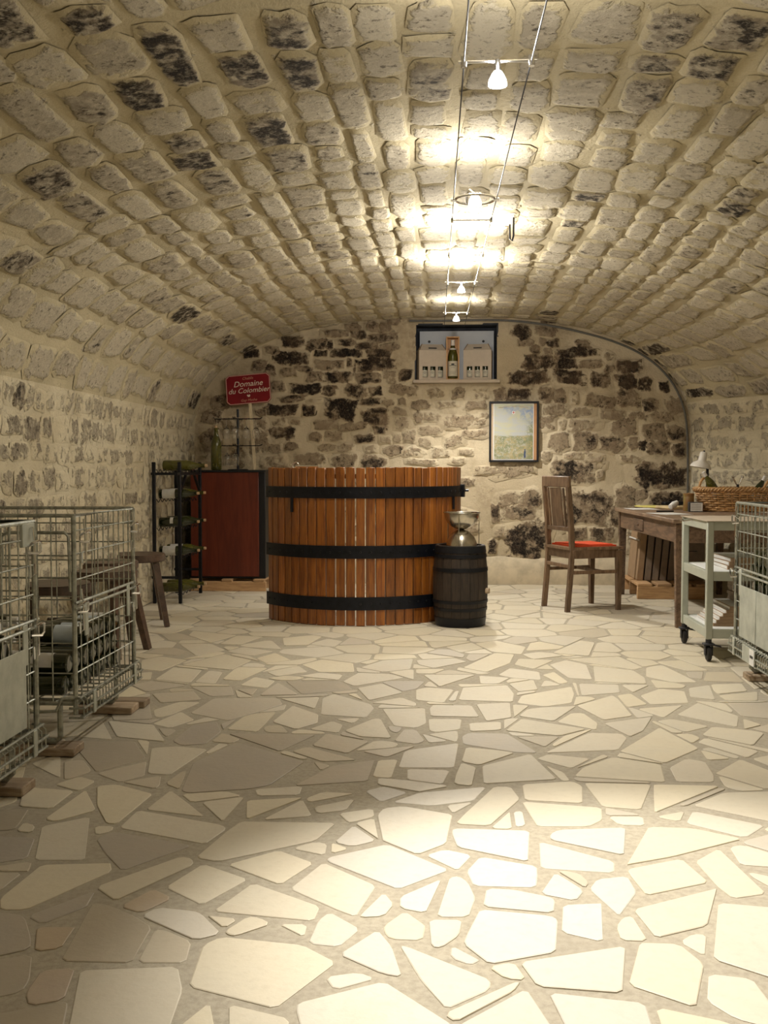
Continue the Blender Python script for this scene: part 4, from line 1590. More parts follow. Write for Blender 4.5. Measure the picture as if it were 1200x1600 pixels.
g1.location = (RX0+0.0, RY0+0.27, 1.06+0.004)
g1.rotation_euler = laid((1, 0.04, 0.0))
NM = {0: 'lowest', 1: 'second-lowest', 2: 'middle', 3: 'second-highest'}
protoA = protoB = None
for k in range(4):
    for i, y in enumerate((RY0+0.11, RY0+0.33)):
        z = RROWS[k]-0.028+0.039
        lab = 'corked green bottle in the %s row of the iron rack, the %s of the two' % (NM[k], ('nearer', 'farther')[i])
        if k == 2:
            b = make_bottle('wine_bottle', lab, BGLASS, PAPER if i == 0 else None, None, 1.0, 16, RB, 0.5, (0.09, 0.115), corkonly=True)
        elif k in (1, 3):
            b = make_bottle('wine_bottle', lab, GGLASS if i else BGLASS, PAPER, None, 1.0, 16, RB, 1.0, (0.03, 0.13), corkonly=True)
        else:
            b = make_bottle('wine_bottle', lab, GGLASS, None, None, 1.0, 16, RB, corkonly=True)
        b.location = (RX0+0.01, y, z)
        b.rotation_euler = laid((1, 0.03, 0.02), 4.1)

# ================================================================== CABINET, ITS BASE, THINGS ON IT
KY = 8.70
a = aty(296, 735, KY)
b = aty(414.5, 905, KY)
KX0, KX1, KZ1, KZ0 = max(a.x, -2.17), b.x, 1.025, 0.112
m = thing('shipping_crate_base', 'low pale wooden pallet under the mahogany-fronted cabinet', 'pallet', ((KX0+KX1)/2, KY+0.25, 0))
for y in (KY-0.02, KY+0.22, KY+0.46):
    MB().box(((KX0+KX1)/2, y, 0.0415), (KX1-KX0+0.02, 0.03, 0.082), 0.002).part('board', W_PALLET, m, True)
for x in (KX0+0.05, (KX0+KX1)/2, KX1-0.05):
    MB().box((x, KY+0.22, 0.093), (0.09, 0.52, 0.02), 0.002).part('slat', W_PALLET, m, True)
z0 = 0.104
t = thing('cabinet', 'black cabinet with a mahogany-veneered front beside the press counter', 'cabinet', ((KX0+KX1)/2, KY+0.25, z0))
m = MB()
m.box(((KX0+KX1)/2, KY+0.26, (z0+KZ1)/2), (KX1-KX0, 0.48, KZ1-z0), 0.004)
m.part('body', BLACK, t, True)
dx1 = aty(404, 800, KY).x
MB().box(((KX0+0.008+dx1)/2, KY+0.012, (z0+KZ1)/2+0.0), (dx1-KX0-0.008, 0.02, KZ1-z0-0.035), 0.003).part('door', W_MAHOG, t, True)
MB().box(((KX0+KX1)/2, KY+0.24, KZ1-0.008), (KX1-KX0+0.012, 0.50, 0.018), 0.003).part('top', BLACK, t, True)
KT = KZ1+0.001
# glass rack
GC = aty(372, 735, 9.0)
GC.z = KT
t = thing('glass_rack', 'black iron rod stand for wine glasses on top of the cabinet', 'rack', GC)
MB().lathe([(0, 0), (0.09, 0), (0.09, 0.006), (0, 0.010)], 24).part('base', IRON, t)
MB().cyl((0, 0, 0.005), (0, 0, 0.53), 0.011, n=8).part('post', IRON, t)
for z in (0.212, 0.446):
    for a in (0.0, pi/2):
        m = MB()
        for s in (-0.008, 0.008):
            n_ = Vector((-sin(a), cos(a), 0))*s
            d_ = Vector((cos(a), sin(a), 0))*(0.215 if a == 0 else 0.17)
            m.tube([(n_-d_)+Vector((0, 0, z+0.012)), (n_-d_*0.9)+Vector((0, 0, z)), (n_+d_*0.9)+Vector((0, 0, z)), (n_+d_)+Vector((0, 0, z+0.012))], 0.004, 6)
        m.part('arm', IRON, t)
GPROF = [(0.033, 0.0), (0.033, 0.003), (0.006, 0.008), (0.0036, 0.02), (0.0036, 0.07), (0.008, 0.082), (0.026, 0.10), (0.034, 0.125), (0.034, 0.145), (0.027, 0.188),
         (0.0258, 0.188), (0.0328, 0.145), (0.0328, 0.125), (0.025, 0.102), (0.0, 0.086)]
g0 = None
for (dx, dy, zz, s) in ((-0.185, 0, 0.446, 'upper arm, farthest left'), (-0.10, 0, 0.446, 'upper arm, just behind the bottle neck'), (0.075, 0, 0.446, 'upper arm, right of the post'),
                        (0.0, -0.10, 0.446, 'upper front arm, in front of the post'), (-0.185, 0, 0.212, 'lower arm, farthest left'), (-0.095, 0, 0.212, 'lower arm, between the bottle and the post'),
                        (0.0, -0.10, 0.212, 'lower front arm, at the post'), (0.16, 0.0, 0.446, 'upper arm, farthest right')):
    k = 0.96
    me_loc = GC+Vector((dx, dy, zz+0.008))
    lab = 'clear wine glass hanging from the cabinet rack, %s' % s
    if g0 is None:
        g0 = MB().lathe([(r_*k, -z_*k) for r_, z_ in GPROF], 18).single('wine_glass', CLEAR, lab, 'glass', me_loc, 'hanging wine glasses', local=True)
    else:
        dup(g0, me_loc, None, lab)
bg = make_bottle('wine_bottle', 'tall green bottle with a bare cork standing on the cabinet by the hanging glasses', GGLASS, None, None, 1.22, 18, corkonly=True)
p = aty(338, 735, 8.86)
bg.location = (p.x, p.y, KT)

# sign
SB = aty(398.5, 734, 9.10)
SB.z = KT
ST = aty(388, 608, 9.27)
t = thing('estate_sign', 'burgundy enamel wine estate sign with cream lettering on a pale wooden stick', 'sign', SB)
MB().beam((0, 0, 0.001), ST-SB+Vector((0.004, 0.012, 0.0)), 0.026, 0.012, (0, 1, 0), 0.001).part('stick', W_LATH, t)
sw, sh, ch = 0.405, 0.272, 0.028


def oct_(w_, h_, c_):
    return [(-w_/2+c_, -h_/2), (w_/2-c_, -h_/2), (w_/2, -h_/2+c_), (w_/2, h_/2-c_), (w_/2-c_, h_/2), (-w_/2+c_, h_/2), (-w_/2, h_/2-c_), (-w_/2, -h_/2+c_)]


srot = Matrix.Rotation(radians(-5.0), 3, 'Y') @ Matrix.Rotation(radians(-9), 3, 'X')
m = MB()
m.prism(oct_(sw, sh, ch), 0.006, (0, 0, 0), (1, 0, 0), (0, 0, 1))
bd = m.part('board', RED, t)
bd.location = ST-SB
bd.rotation_euler = srot.to_euler()
m = MB()
o1, o2 = oct_(sw-0.006, sh-0.006, ch), oct_(sw-0.018, sh-0.018, ch-0.003)
vs = [(p_[0], -0.0072, p_[1]) for p_ in o1]+[(p_[0], -0.0072, p_[1]) for p_ in o2]
m.add(vs, [(i, (i+1) % 8, 8+(i+1) % 8, 8+i) for i in range(8)], False)
m.part('border_line', PINKB, bd, recalc=False)
for s, size, z, x, mt in (('Chablis', 0.034, 0.088, 0.0, ROSEL), ('Domaine', 0.072, 0.026, 0.0, CREAM), ('du Colombier', 0.066, -0.034, 0.004, CREAM), ('Guy Mothe', 0.032, -0.112, 0.0, ROSEL)):
    me = text_mesh(s, size, mt, 0.28)
    o = link(bpy.data.objects.new('lettering', me), bd)
    o.location = (x, -0.0076, z)
    o.rotation_euler = (pi/2, 0, 0)
m = MB()
m.add([(-0.016, -0.0075, -0.058), (-0.004, -0.0075, -0.074), (0.012, -0.0075, -0.072), (0.016, -0.0075, -0.056), (0.006, -0.0075, -0.050), (0.0, -0.0075, -0.058), (-0.008, -0.0075, -0.050)], [(0, 1, 5, 6), (1, 2, 4, 5), (2, 3, 4)], False)
m.part('emblem', CREAM, bd, recalc=False)

# ================================================================== WINE PRESS COUNTER
pf = onz(549, 978.5)
PR, PA0, PA1 = 0.74, -55.0, 80.0
PCX, PCY = pf.x, pf.y+PR
PH = 1.048
t = thing('press_counter', 'curved counter made of a wine press cage, varnished oak staves with three iron hoops', 'counter', (PCX, PCY, 0))
ns = 26
pit = (PA1-PA0)/ns
hw = radians(pit)*PR*0.455
sm_ = None
for i in range(ns):
    a = radians(PA0+pit*(i+0.5))
    if sm_ is None:
        mb = MB()
        mb.box((0, 0.013, PH/2), (2*hw, 0.026, PH), 0.003)
        o = mb.part('stave', W_PRESS, t)
        sm_ = o.data
    else:
        o = link(bpy.data.objects.new('stave', sm_), t)
    o.location = (PR*sin(a), -PR*cos(a), RND.uniform(-0.002, 0.002)+0.002)
    o.rotation_euler = (0, 0, a)
    o.scale = (RND.uniform(0.93, 1.03), 1, RND.uniform(0.997, 1.001))
for z0_, z1_ in ((0.845, 0.921), (0.448, 0.532), (0.106, 0.192)):
    m = MB()
    n = 40
    vs = []
    for k in range(n+1):
        a = radians(PA0-0.6+(PA1-PA0+1.6)*k/n)
        for rr, zz in ((PR+0.001, z0_), (PR+0.010, z0_), (PR+0.010, z1_), (PR+0.001, z1_)):
            vs.append((rr*sin(a), -rr*cos(a), zz))
    fs = []
    for k in range(n):
        for q in range(4):
            fs.append((k*4+q, k*4+(q+1) % 4, (k+1)*4+(q+1) % 4, (k+1)*4+q))
    fs += [(0, 1, 2, 3), (n*4, n*4+3, n*4+2, n*4+1)]
    m.add(vs, fs, True)
    hp = m.part('hoop', IRONB, t)
    m = MB()
    for i in range(ns):
        a = radians(PA0+pit*(i+0.5))
        c_ = Vector((sin(a), -cos(a), 0))
        m.lathe([(0.0075, 0.0), (0.006, 0.004), (0.0, 0.0055)], 8, c_*(PR+0.010)+Vector((0, 0, (z0_+z1_)/2)), c_.to_track_quat('Z', 'Y').to_matrix())
    rv = m.part('rivets', IRON, hp)
    rv['kind'] = 'stuff'
for adeg, zz in ((-33.0, 0.75), (64.0, 0.76)):
    a = radians(adeg)
    c_ = Vector((sin(a), -cos(a), 0))
    MB().beam(c_*(PR+0.012)+Vector((0, 0, zz)), c_*(PR+0.012)+Vector((0, 0, 0.85)), 0.018, 0.010, c_).part('hanging_tab', IRONB, t)
a = radians(PA1+0.4)
c_, d_ = Vector((sin(a), -cos(a), 0)), Vector((cos(a), sin(a), 0))
m = MB()
m.box(c_*(PR+0.012)+Vector((0, 0, 0.884)), (0.05, 0.03, 0.09), 0.003, Matrix.Rotation(a, 3, 'Z'))
m.cyl(c_*(PR-0.01)+Vector((0, 0, 0.885)), c_*(PR+0.055)+Vector((0, 0, 0.885)), 0.008, n=8)
m.part('hoop_clasp', IRONB, t)
# the counter board inside the cage
m = MB()
poly = [((PR-0.012)*sin(radians(x_)), -(PR-0.012)*cos(radians(x_))) for x_ in [PA0+1+(PA1-PA0-2)*k/24 for k in range(25)]]
m.prism(poly, 0.03, (0, 0, 0.975))
m.part('counter_board', W_PRESS, t)
for x_ in (-0.42, 0.45):
    MB().box((x_, -0.46, 0.4875), (0.05, 0.05, 0.975), 0.003).part('leg', W_PRESS, t)
# small things on the counter
cb = aty(480, 731, PCY-PR+0.25)
m = MB()
zc = 1.0055
p0 = Vector((cb.x-0.06, cb.y, zc))
t = thing('corkscrew', 'chrome lever corkscrew lying at the rim of the press counter', 'corkscrew', p0)
MB().cyl((-0.02, 0, 0.05), (0.14, 0, 0.05), 0.008, n=8).part('handle', CHROME, t)
MB().box((0.06, 0, 0.021), (0.03, 0.03, 0.042), 0.004).part('rest', CHROME, t)
MB().tube([(-0.02+0.022*cos(a), 0, 0.056+0.022*sin(a)) for a in [2*pi*k/16 for k in range(16)]], 0.005, 7, True).part('ring', CHROME, t)
MB().cyl((0.145, 0, 0.0), (0.145, 0, 0.065), 0.013, n=10).part('cap', CHROME, t)
for px_, s in ((452, 'left of'), (528, 'right of')):
    q = aty(px_, 731, PCY-PR+0.3)
    MB().lathe([(0.0, 0.001), (0.026, 0.0), (0.030, 0.035), (0.0285, 0.035), (0.0245, 0.004), (0, 0.004)], 18).single('tasting_cup', STEEL, 'small steel tasting cup on the press counter, %s the corkscrew' % s, 'cup', (q.x, q.y, 1.0055), local=True)

# ================================================================== KEG AND SPITTOON
kf = onz(718, 981)
KC = Vector((kf.x+0.006, kf.y+0.150, 0))
t = thing('keg', 'small dark oak keg with black hoops standing beside the press counter', 'keg', KC)
KHT = 0.535


def kr(z):
    s_ = (z/KHT-0.5)*2
    return 0.183-0.021*s_*s_


nk = 18
sme = None
for i in range(nk):
    if sme is None:
        m = MB()
        da = 2*pi/nk*0.485
        vs = []
        zz = [KHT*k/8 for k in range(9)]
        for z in zz:
            R_ = kr(z)
            for a_, rr in ((-da, R_-0.018), (-da, R_-0.0015), (0, R_), (da, R_-0.0015), (da, R_-0.018)):
                vs.append((rr*cos(a_), rr*sin(a_), z))
        fs = []
        for k in range(8):
            for q in range(5):
                fs.append((k*5+q, k*5+(q+1) % 5, (k+1)*5+(q+1) % 5, (k+1)*5+q))
        fs += [(0, 1, 2, 3, 4), (40, 44, 43, 42, 41)]
        m.add(vs, fs)
        o = m.part('stave', W_KEG, t)
        sme = o.data
    else:
        o = link(bpy.data.objects.new('stave', sme), t)
    o.rotation_euler = (0, 0, 2*pi*i/nk)
for z0_, z1_ in ((0.004, 0.06), (0.105, 0.125), (0.155, 0.175), (0.365, 0.39), (0.455, 0.478), (0.488, 0.531)):
    MB().lathe([(kr(z0_)-0.002, z0_), (kr(z0_)+0.004, z0_), (kr(z1_)+0.004, z1_), (kr(z1_)-0.002, z1_), (kr(z0_)-0.002, z0_)], 36).part('hoop', IRON, t)
MB().lathe([(0, 0.505), (0.150, 0.505), (0.150, 0.518), (0, 0.518)], 28).part('head', W_KEG, t)
ba = radians(-20)
bd_ = Vector((cos(ba), sin(ba), 0))
MB().cyl(bd_*0.17+Vector((0, 0, 0.235)), bd_*0.203+Vector((0, 0, 0.235)), 0.021, 0.018, 12).part('bung', W_BLOCK, t)
SC0 = KC+Vector((0.008, -0.02, 0.519))
t = thing('spittoon', 'steel spittoon of two bowls joined back to back on top of the keg', 'spittoon', SC0)
SR = 0.103
n = 10
MB().lathe([(SR*cos(pi/2*k/n), 0.002+0.118*sin(pi/2*k/n)) for k in range(n+1)], 32).part('foot_bowl', STEEL, t)
pr_ = [(0.0, 0.118)]+[((SR+0.012)*sin(pi/2*k/n), 0.226-0.108*cos(pi/2*k/n)) for k in range(1, n+1)]
pr_ += [(SR+0.018, 0.227), (SR+0.018, 0.231), (SR+0.010, 0.231)]+[((SR+0.008)*sin(pi/2*k/n), 0.228-0.104*cos(pi/2*k/n)) for k in range(n-1, 0, -1)]+[(0, 0.122)]
MB().lathe(pr_, 32).part('top_bowl', STEEL, t)
MB().tube([((SR+0.018)*cos(2*pi*k/32), (SR+0.018)*sin(2*pi*k/32), 0.230) for k in range(32)], 0.004, 7, True).part('rim', STEEL, t)
for a in (-100, 12, 140):
    x_, y_ = (SR+0.015)*cos(radians(a)), (SR+0.015)*sin(radians(a))
    MB().cyl((x_, y_, 0.001), (x_, y_, 0.238), 0.0032, n=6).part('rod', STEEL, t)


# ================================================================== THINGS IN THE NICHE
NZ = NZ0+0.0172


def carton(cx_, rz, label, grp, w_=0.25, d_=0.14, h_=0.262):
    t = thing('bottle_carton', label, 'carton', (cx_, YB+0.045, NZ), rz, 'wine cartons in the niche')
    f = -d_/2
    tk = 0.004
    m = MB()
    m.box((0, d_/2-tk/2, h_/2), (w_, tk, h_))
    m.box((-w_/2+tk/2, 0, h_/2), (tk, d_-2*tk, h_))
    m.box((w_/2-tk/2, 0, h_/2), (tk, d_-2*tk, h_))
    m.box((0, 0, tk/2), (w_-2*tk, d_-2*tk, tk))
    m.part('body', CARTON, t)
    # front with three windows
    m = MB()
    xs = [-w_/2, -0.094, -0.046, -0.024, 0.024, 0.046, 0.094, w_/2]
    wz0, wz1 = 0.022, 0.118
    m.box((0, f+tk/2, wz0/2), (w_, tk, wz0))
    m.box((0, f+tk/2, (wz1+h_)/2), (w_, tk, h_-wz1))
    for k in (0, 2, 4, 6):
        m.box(((xs[k]+xs[k+1])/2, f+tk/2, (wz0+wz1)/2), (xs[k+1]-xs[k], tk, wz1-wz0))
    m.part('front_panel', CARTON, t)
    # gabled top: front slope with a hand hole, ends and ridge
    m = MB()
    hr = 0.058
    m.add([(-w_/2, f, h_), (w_/2, f, h_), (w_/2-0.03, f+0.05, h_+hr), (-w_/2+0.03, f+0.05, h_+hr),
           (-w_/2, d_/2, h_), (w_/2, d_/2, h_), (w_/2-0.03, f+0.056, h_+hr), (-w_/2+0.03, f+0.056, h_+hr)],
          [(0, 1, 2, 3), (4, 7, 6, 5), (1, 5, 6, 2), (0, 3, 7, 4), (3, 2, 6, 7), (0, 4, 5, 1)], False)
    m.part('gable_top', CARTON, t)
    n_ = Vector((0, -0.058, 0.05)).normalized()
    c_ = Vector((0, f+0.017, h_+0.020))+n_*0.001
    MB().box(c_, (0.075, 0.003, 0.014), 0.001, Matrix.Rotation(-atan2(0.05, 0.058), 3, 'X')).part('hand_hole', INK, t)
    for s in (-1, 1):
        MB().beam((s*(w_/2-0.004), f-0.001, h_+0.002), (s*(w_/2-0.034), f+0.049, h_+hr+0.002), 0.006, 0.004).part('fold_edge', CARTONIN, t)
    return t


c1x = aty(674, 570, YB).x
c2x = aty(747, 570, YB).x
t1 = carton(c1x, radians(12), 'pale carton with three bottle windows at the left end of the niche', '')
t2 = carton(c2x, radians(-6), 'pale carton with three bottle windows at the right end of the niche', '')
bp = None
for cxx, rz, s in ((c1x, radians(12), 'left'), (c2x, radians(-6), 'right')):
    for k, dx in enumerate((-0.07, 0.0, 0.07)):
        p_ = Vector((cxx, YB+0.045, NZ+0.005))+Matrix.Rotation(rz, 3, 'Z') @ Vector((dx, -0.022, 0))
        lab = 'dark bottle with a white label inside the %s carton, %s window' % (s, ('left', 'middle', 'right')[k])
        if bp is None:
            bp = make_bottle('wine_bottle', lab, BGLASS, LABELC, None, 0.78, 16, 'bottles in the niche cartons', 1.0, (0.028, 0.105))
            m = MB()
            for (z_, w2) in ((0.066, 0.5), (0.060, 0.9), (0.050, 0.5)):
                m.lathe([(0.0388*0.78, z_), (0.0388*0.78, z_+0.0022)], 8, a0=-pi/2-w2*0.7, a1=-pi/2+w2*0.7)
            m.part('label_print', INK, bp, recalc=False)
            bp.location = p_
            bp.rotation_euler = (0, 0, rz)
        else:
            dup(bp, p_, (0, 0, rz), lab)
wx = aty(707.5, 570, YB).x
t = thing('wooden_bottle_box', 'open upright pine box holding one bottle in the middle of the niche', 'box', (wx, YB+0.05, NZ))
bw, bh, bdp = 0.118, 0.385, 0.12
MB().box((0, bdp/2-0.004, bh/2), (bw, 0.008, bh)).part('back_board', W_BOX, t)
for s in (-1, 1):
    MB().box((s*(bw/2-0.0045), -0.004, bh/2), (0.009, bdp-0.008, bh), 0.001).part('side_board', W_BOX, t)
MB().box((0, -0.004, 0.0045), (bw-0.018, bdp-0.008, 0.009)).part('end_board', W_BOX, t)
MB().box((0, -0.004, bh-0.0045), (bw-0.018, bdp-0.008, 0.009)).part('end_board', W_BOX, t)
MB().box((0, 0.04, bh*0.74), (bw-0.018, 0.012, 0.01)).part('neck_rest', W_BOX, t)
bb_ = make_bottle('wine_bottle', 'green bottle with a large cream label in the pine box in the niche', GGLASS, LABELC, FOILW, 1.17, 20, None, 1.0, (0.02, 0.135))
bb_.location = (wx, YB+0.045, NZ+0.0105)
MB().lathe([(0.0262*1.17, 0.222*1.17), (0.0225*1.17, 0.235*1.17)], 16).part('neck_label', PAPER, bb_, recalc=False)
m = MB()
kk = 1.17
for (z_, w2, h_) in ((0.098, 0.75, 0.004), (0.104, 0.3, 0.012), (0.084, 0.45, 0.002), (0.050, 0.6, 0.0015), (0.040, 0.5, 0.0015)):
    m.lathe([(0.0389*kk, z_*kk), (0.0389*kk, (z_+h_)*kk)], 8, a0=-pi/2-w2, a1=-pi/2+w2)
m.part('label_print', INK, bb_, recalc=False)


# ================================================================== FRAMED PRINT
def print_mat():
    t = NT('vineyard_print')
    co = t.objco((1, 1, 1))
    sx = t.n('ShaderNodeSeparateXYZ')
    t.l(co, sx.inputs[0])
    x, z = sx.outputs[0], sx.outputs[2]
    n1 = t.noise(t.objco((5, 1, 16)), 1.4, 5, 0.6, 0.8)
    n2 = t.noise(co, 42, 6, 0.7, 1.5)
    n3 = t.noise(co, 16, 4, 0.6, 1.0)
    sky = t.mix(t.sstep(n1, 0.4, 0.6), (0.66, 0.68, 0.66), (0.74, 0.72, 0.50))
    blue = t.math('MULTIPLY', t.sstep(t.math('ADD', z, t.math('MULTIPLY', x, 0.5)), 0.36, 0.46), t.sstep(n3, 0.38, 0.6))
    sky = t.mix(blue, sky, (0.36, 0.46, 0.66))
    sky = t.mix(t.sstep(z, 0.46, 0.50), sky, (0.66, 0.66, 0.42))
    g = t.mix(t.sstep(n3, 0.35, 0.62), (0.62, 0.50, 0.24), (0.30, 0.34, 0.18))
    g = t.mix(t.sstep(n2, 0.48, 0.58), g, (0.62, 0.60, 0.48))
    g = t.mix(t.math('MULTIPLY', t.sstep(n2, 0.36, 0.28), 0.8), g, (0.10, 0.11, 0.15))
    hz = t.math('ADD', z, t.math('MULTIPLY', t.math('SUBTRACT', n3, 0.5), 0.03))
    c = t.mix(t.sstep(hz, 0.212, 0.222), g, sky)
    tree = t.math('MULTIPLY', t.sstep(x, 0.09, 0.16), t.sstep(z, 0.42, 0.25))
    c = t.mix(t.math('MULTIPLY', tree, t.sstep(n2, 0.42, 0.55)), c, (0.28, 0.30, 0.14))
    t.l(t.mix(1.0, c, (0.62, 0.62, 0.62), 'MULTIPLY'), t.b.inputs['Base Color'])
    t.b.inputs['Roughness'].default_value = 0.5
    t.b.inputs['Coat Weight'].default_value = 0.2
    return t.m


M_PRINT = print_mat()
fa, fb = aty(764, 722, YB-0.03), aty(842, 627, YB-0.03)
fw, fh = fb.x-fa.x, fb.z-fa.z
t = thing('framed_print', 'watercolour-like vineyard print in a thin black frame on the stone wall', 'picture', ((fa.x+fb.x)/2, YB-0.03, fa.z))
for s in (-1, 1):
    MB().box((s*(fw/2-0.009), 0, fh/2), (0.018, 0.022, fh), 0.002).part('frame_side', BLACK, t)
for z in (0.009, fh-0.009):
    MB().box((0, 0, z), (fw-0.036, 0.022, 0.018), 0.002).part('frame_rail', BLACK, t)
MB().box((0, 0.006, fh/2), (fw-0.03, 0.006, fh-0.03)).part('backing', BLACK, t)
MB().box((-fw/2+0.0275, 0.001, fh/2), (0.019, 0.004, fh-0.036)).part('mat_strip', MATT, t)
MB().box((fw/2-0.031, 0.001, fh/2), (0.026, 0.004, fh-0.036)).part('mat_strip', MATB, t)
pw = fw-0.036-0.045
MB().box((-0.0035, 0.0005, fh/2), (pw, 0.004, fh-0.036)).part('print_margin', PAPER, t)
pr = MB()
pr.box((0, 0, (fh-0.05)/2+0.007), (pw-0.014, 0.003, fh-0.052))
po = pr.part('print', M_PRINT, t)
po.location = (-0.0035, -0.002, 0.018)
m = MB()
pts = []
for k in range(70):
    xx = -0.13+0.26*k/69
    if 26 < k < 30 or 42 < k < 46:
        if len(pts) > 2:
            m.tube(pts, 0.0013, 4)
        pts = []
        continue
    pts.append((xx, -0.0038, fh-0.075+0.006*sin(k*1.9)+0.003*sin(k*0.7)+0.012*(1-(xx/0.13)**2)))
m.tube(pts, 0.0013, 4)
m.part('script_line', MATT, po)
m = MB()
zc_ = fh-0.118
m.prism([(-0.012, 0.012), (-0.012, -0.006), (0, -0.016), (0.012, -0.006), (0.012, 0.012)], 0.0006, (0.0, -0.0018, zc_), (1, 0, 0), (0, 0, 1))
sh_ = m.part('shield', PAPER, po)
m = MB()
m.box((0, -0.0028, zc_), (0.005, 0.0006, 0.022))
m.box((0, -0.0028, zc_+0.002), (0.020, 0.0006, 0.005))
m.part('cross', REDINK, sh_)
MB().prism([(0.093, 0.02), (0.109, 0.02), (0.107, 0.055), (0.111, 0.07), (0.105, 0.085), (0.107, 0.095), (0.101, 0.1), (0.096, 0.095), (0.098, 0.085), (0.092, 0.07)], 0.0006, (0, -0.0018, 0), (1, 0, 0), (0, 0, 1)).part('printed_figure', pmat('blue_ink', (0.05, 0.07, 0.14), 0.6), po)

# ================================================================== CHAIR
q = [onz(881, 957), onz(859, 946), onz(965, 953), onz(935, 942)]
rm, fm = (q[0]+q[1])/2, (q[2]+q[3])/2
crz = atan2(fm.y-rm.y, fm.x-rm.x)
t = thing('dining_chair', 'worn brown wooden chair with an orange-red seat, drawn up beside the table', 'chair', rm, crz)
W2, DP = 0.178, (fm-rm).length-0.03
for s in (-1, 1):
    m = MB()
    y = s*W2
    pts = [(-0.01, 0.0), (0.006, 0.18), (0.02, 0.36), (0.024, 0.47), (0.012, 0.68), (-0.010, 0.91)]
    for k in range(len(pts)-1):
        a_, b_ = pts[k], pts[k+1]
        m.beam((a_[0], y, a_[1]-0.004), (b_[0], y, b_[1]+0.004), 0.036, 0.03, (0, 1, 0), 0.002)
    m.part('rear_post', W_CHAIR, t)
    m = MB()
    m.beam((DP, y*1.08, 0.0), (DP, y*1.08, 0.44), 0.030, 0.030, (0, 1, 0), w2=(0.042, 0.042))
    m.part('front_leg', W_CHAIR, t)
    MB().box(((DP+0.024)/2, y*1.04, 0.418), (DP-0.03, 0.022, 0.062), 0.002).part('seat_rail', W_CHAIR, t)
    MB().beam((0.012, y*1.0, 0.285), (DP, y*1.08, 0.285), 0.018, 0.026, (0, 0, 1), 0.002).part('stretcher', W_CHAIR, t)
for x, z, h_, w_ in ((0.024, 0.418, 0.062, 0.02), (DP, 0.418, 0.062, 0.02)):
    MB().box((x, 0, z), (w_, 2*W2-0.02, h_), 0.002).part('seat_rail', W_CHAIR, t)
MB().box((0.012, 0, 0.33), (0.018, 2*W2-0.02, 0.026), 0.002).part('stretcher', W_CHAIR, t)
MB().box((DP-0.13, 0, 0.285), (0.018, 2*W2, 0.024), 0.002).part('stretcher', W_CHAIR, t)
m = MB()
m.prism([(-0.0, -W2-0.012), (DP+0.03, -W2-0.03), (DP+0.03, W2+0.03), (-0.0, W2+0.012)], 0.02, (0, 0, 0.449))
m.part('seat_frame', W_CHAIR, t)
m = MB()
m.prism([(0.045, -W2+0.015), (DP-0.01, -W2+0.0), (DP-0.01, W2-0.0), (0.045, W2-0.015)], 0.012, (0, 0, 0.4685))
m.prism([(0.06, -W2+0.03), (DP-0.03, -W2+0.02), (DP-0.03, W2-0.02), (0.06, W2-0.03)], 0.006, (0, 0, 0.4805))
m.part('seat_pad', ORANGE, t, label='orange-red cloth seat pad')
MB().beam((-0.012, -W2-0.022, 0.945), (-0.012, W2+0.022, 0.945), 0.082, 0.03, (1, 0, 0), 0.006).part('top_rail', W_CHAIR, t)
MB().beam((0.015, -W2, 0.60), (0.015, W2, 0.60), 0.03, 0.022, (1, 0, 0), 0.002).part('lower_back_rail', W_CHAIR, t)
MB().beam((0.012, 0, 0.605), (-0.018, 0, 0.90), 0.16, 0.010, (1, 0, 0), 0.002).part('splat', W_CHAIR, t)
for s in (-1, 1):
    MB().beam((0.012, s*0.115, 0.605), (-0.018, s*0.115, 0.90), 0.02, 0.014, (1, 0, 0), 0.002).part('back_slat', W_CHAIR, t)

# ================================================================== TABLE
TZ = 0.715
tn, tf = onz(1060.5, 981), onz(972, 929)
TX0, TX1, TY0, TY1 = tn.x-0.03, 2.36, tn.y-0.02, tf.y+0.05
TX0f = tf.x-0.03
dxf = TX0f-TX0
trz = -atan2(dxf, TY1-TY0)
t = thing('writing_table', 'old brown wooden table with drawer front, covered in papers, by the right wall', 'table', (TX0, TY0, 0), -atan2(TX0f-TX0, TY1-TY0))
TL, TW = sqrt((TY1-TY0)**2+dxf**2), TX1-TX0
MB().box((TW/2, TL/2, TZ-0.014), (TW+0.05, TL+0.05, 0.028), 0.004).part('table_top', W_TOP, t)
for x in (0.03, TW-0.03):
    for y in (0.03, TL-0.03):
        MB().beam((x, y, 0.0), (x, y, TZ-0.028), 0.036, 0.036, (0, 1, 0), w2=(0.06, 0.06)).part('leg', W_TABLE, t)
for x in (0.02, TW-0.02):
    MB().box((x, TL/2, TZ-0.028-0.065), (0.022, TL-0.12, 0.13), 0.002).part('apron', W_TABLE, t)
for y in (0.02, TL-0.02):
    MB().box((TW/2, y, TZ-0.028-0.065), (TW-0.12, 0.022, 0.13), 0.002).part('apron', W_TABLE, t)
dr = MB().box((0.006, TL*0.60, TZ-0.028-0.068), (0.012, 0.30, 0.09), 0.003).part('drawer', W_TABLE, t)
MB().box((-0.003, TL*0.60, TZ-0.028-0.068), (0.008, 0.04, 0.014), 0.002).part('drawer_pull', W_TABLE, dr)


def ontable(px, py, h=0.0):
    return onz(px, py, TZ+h)


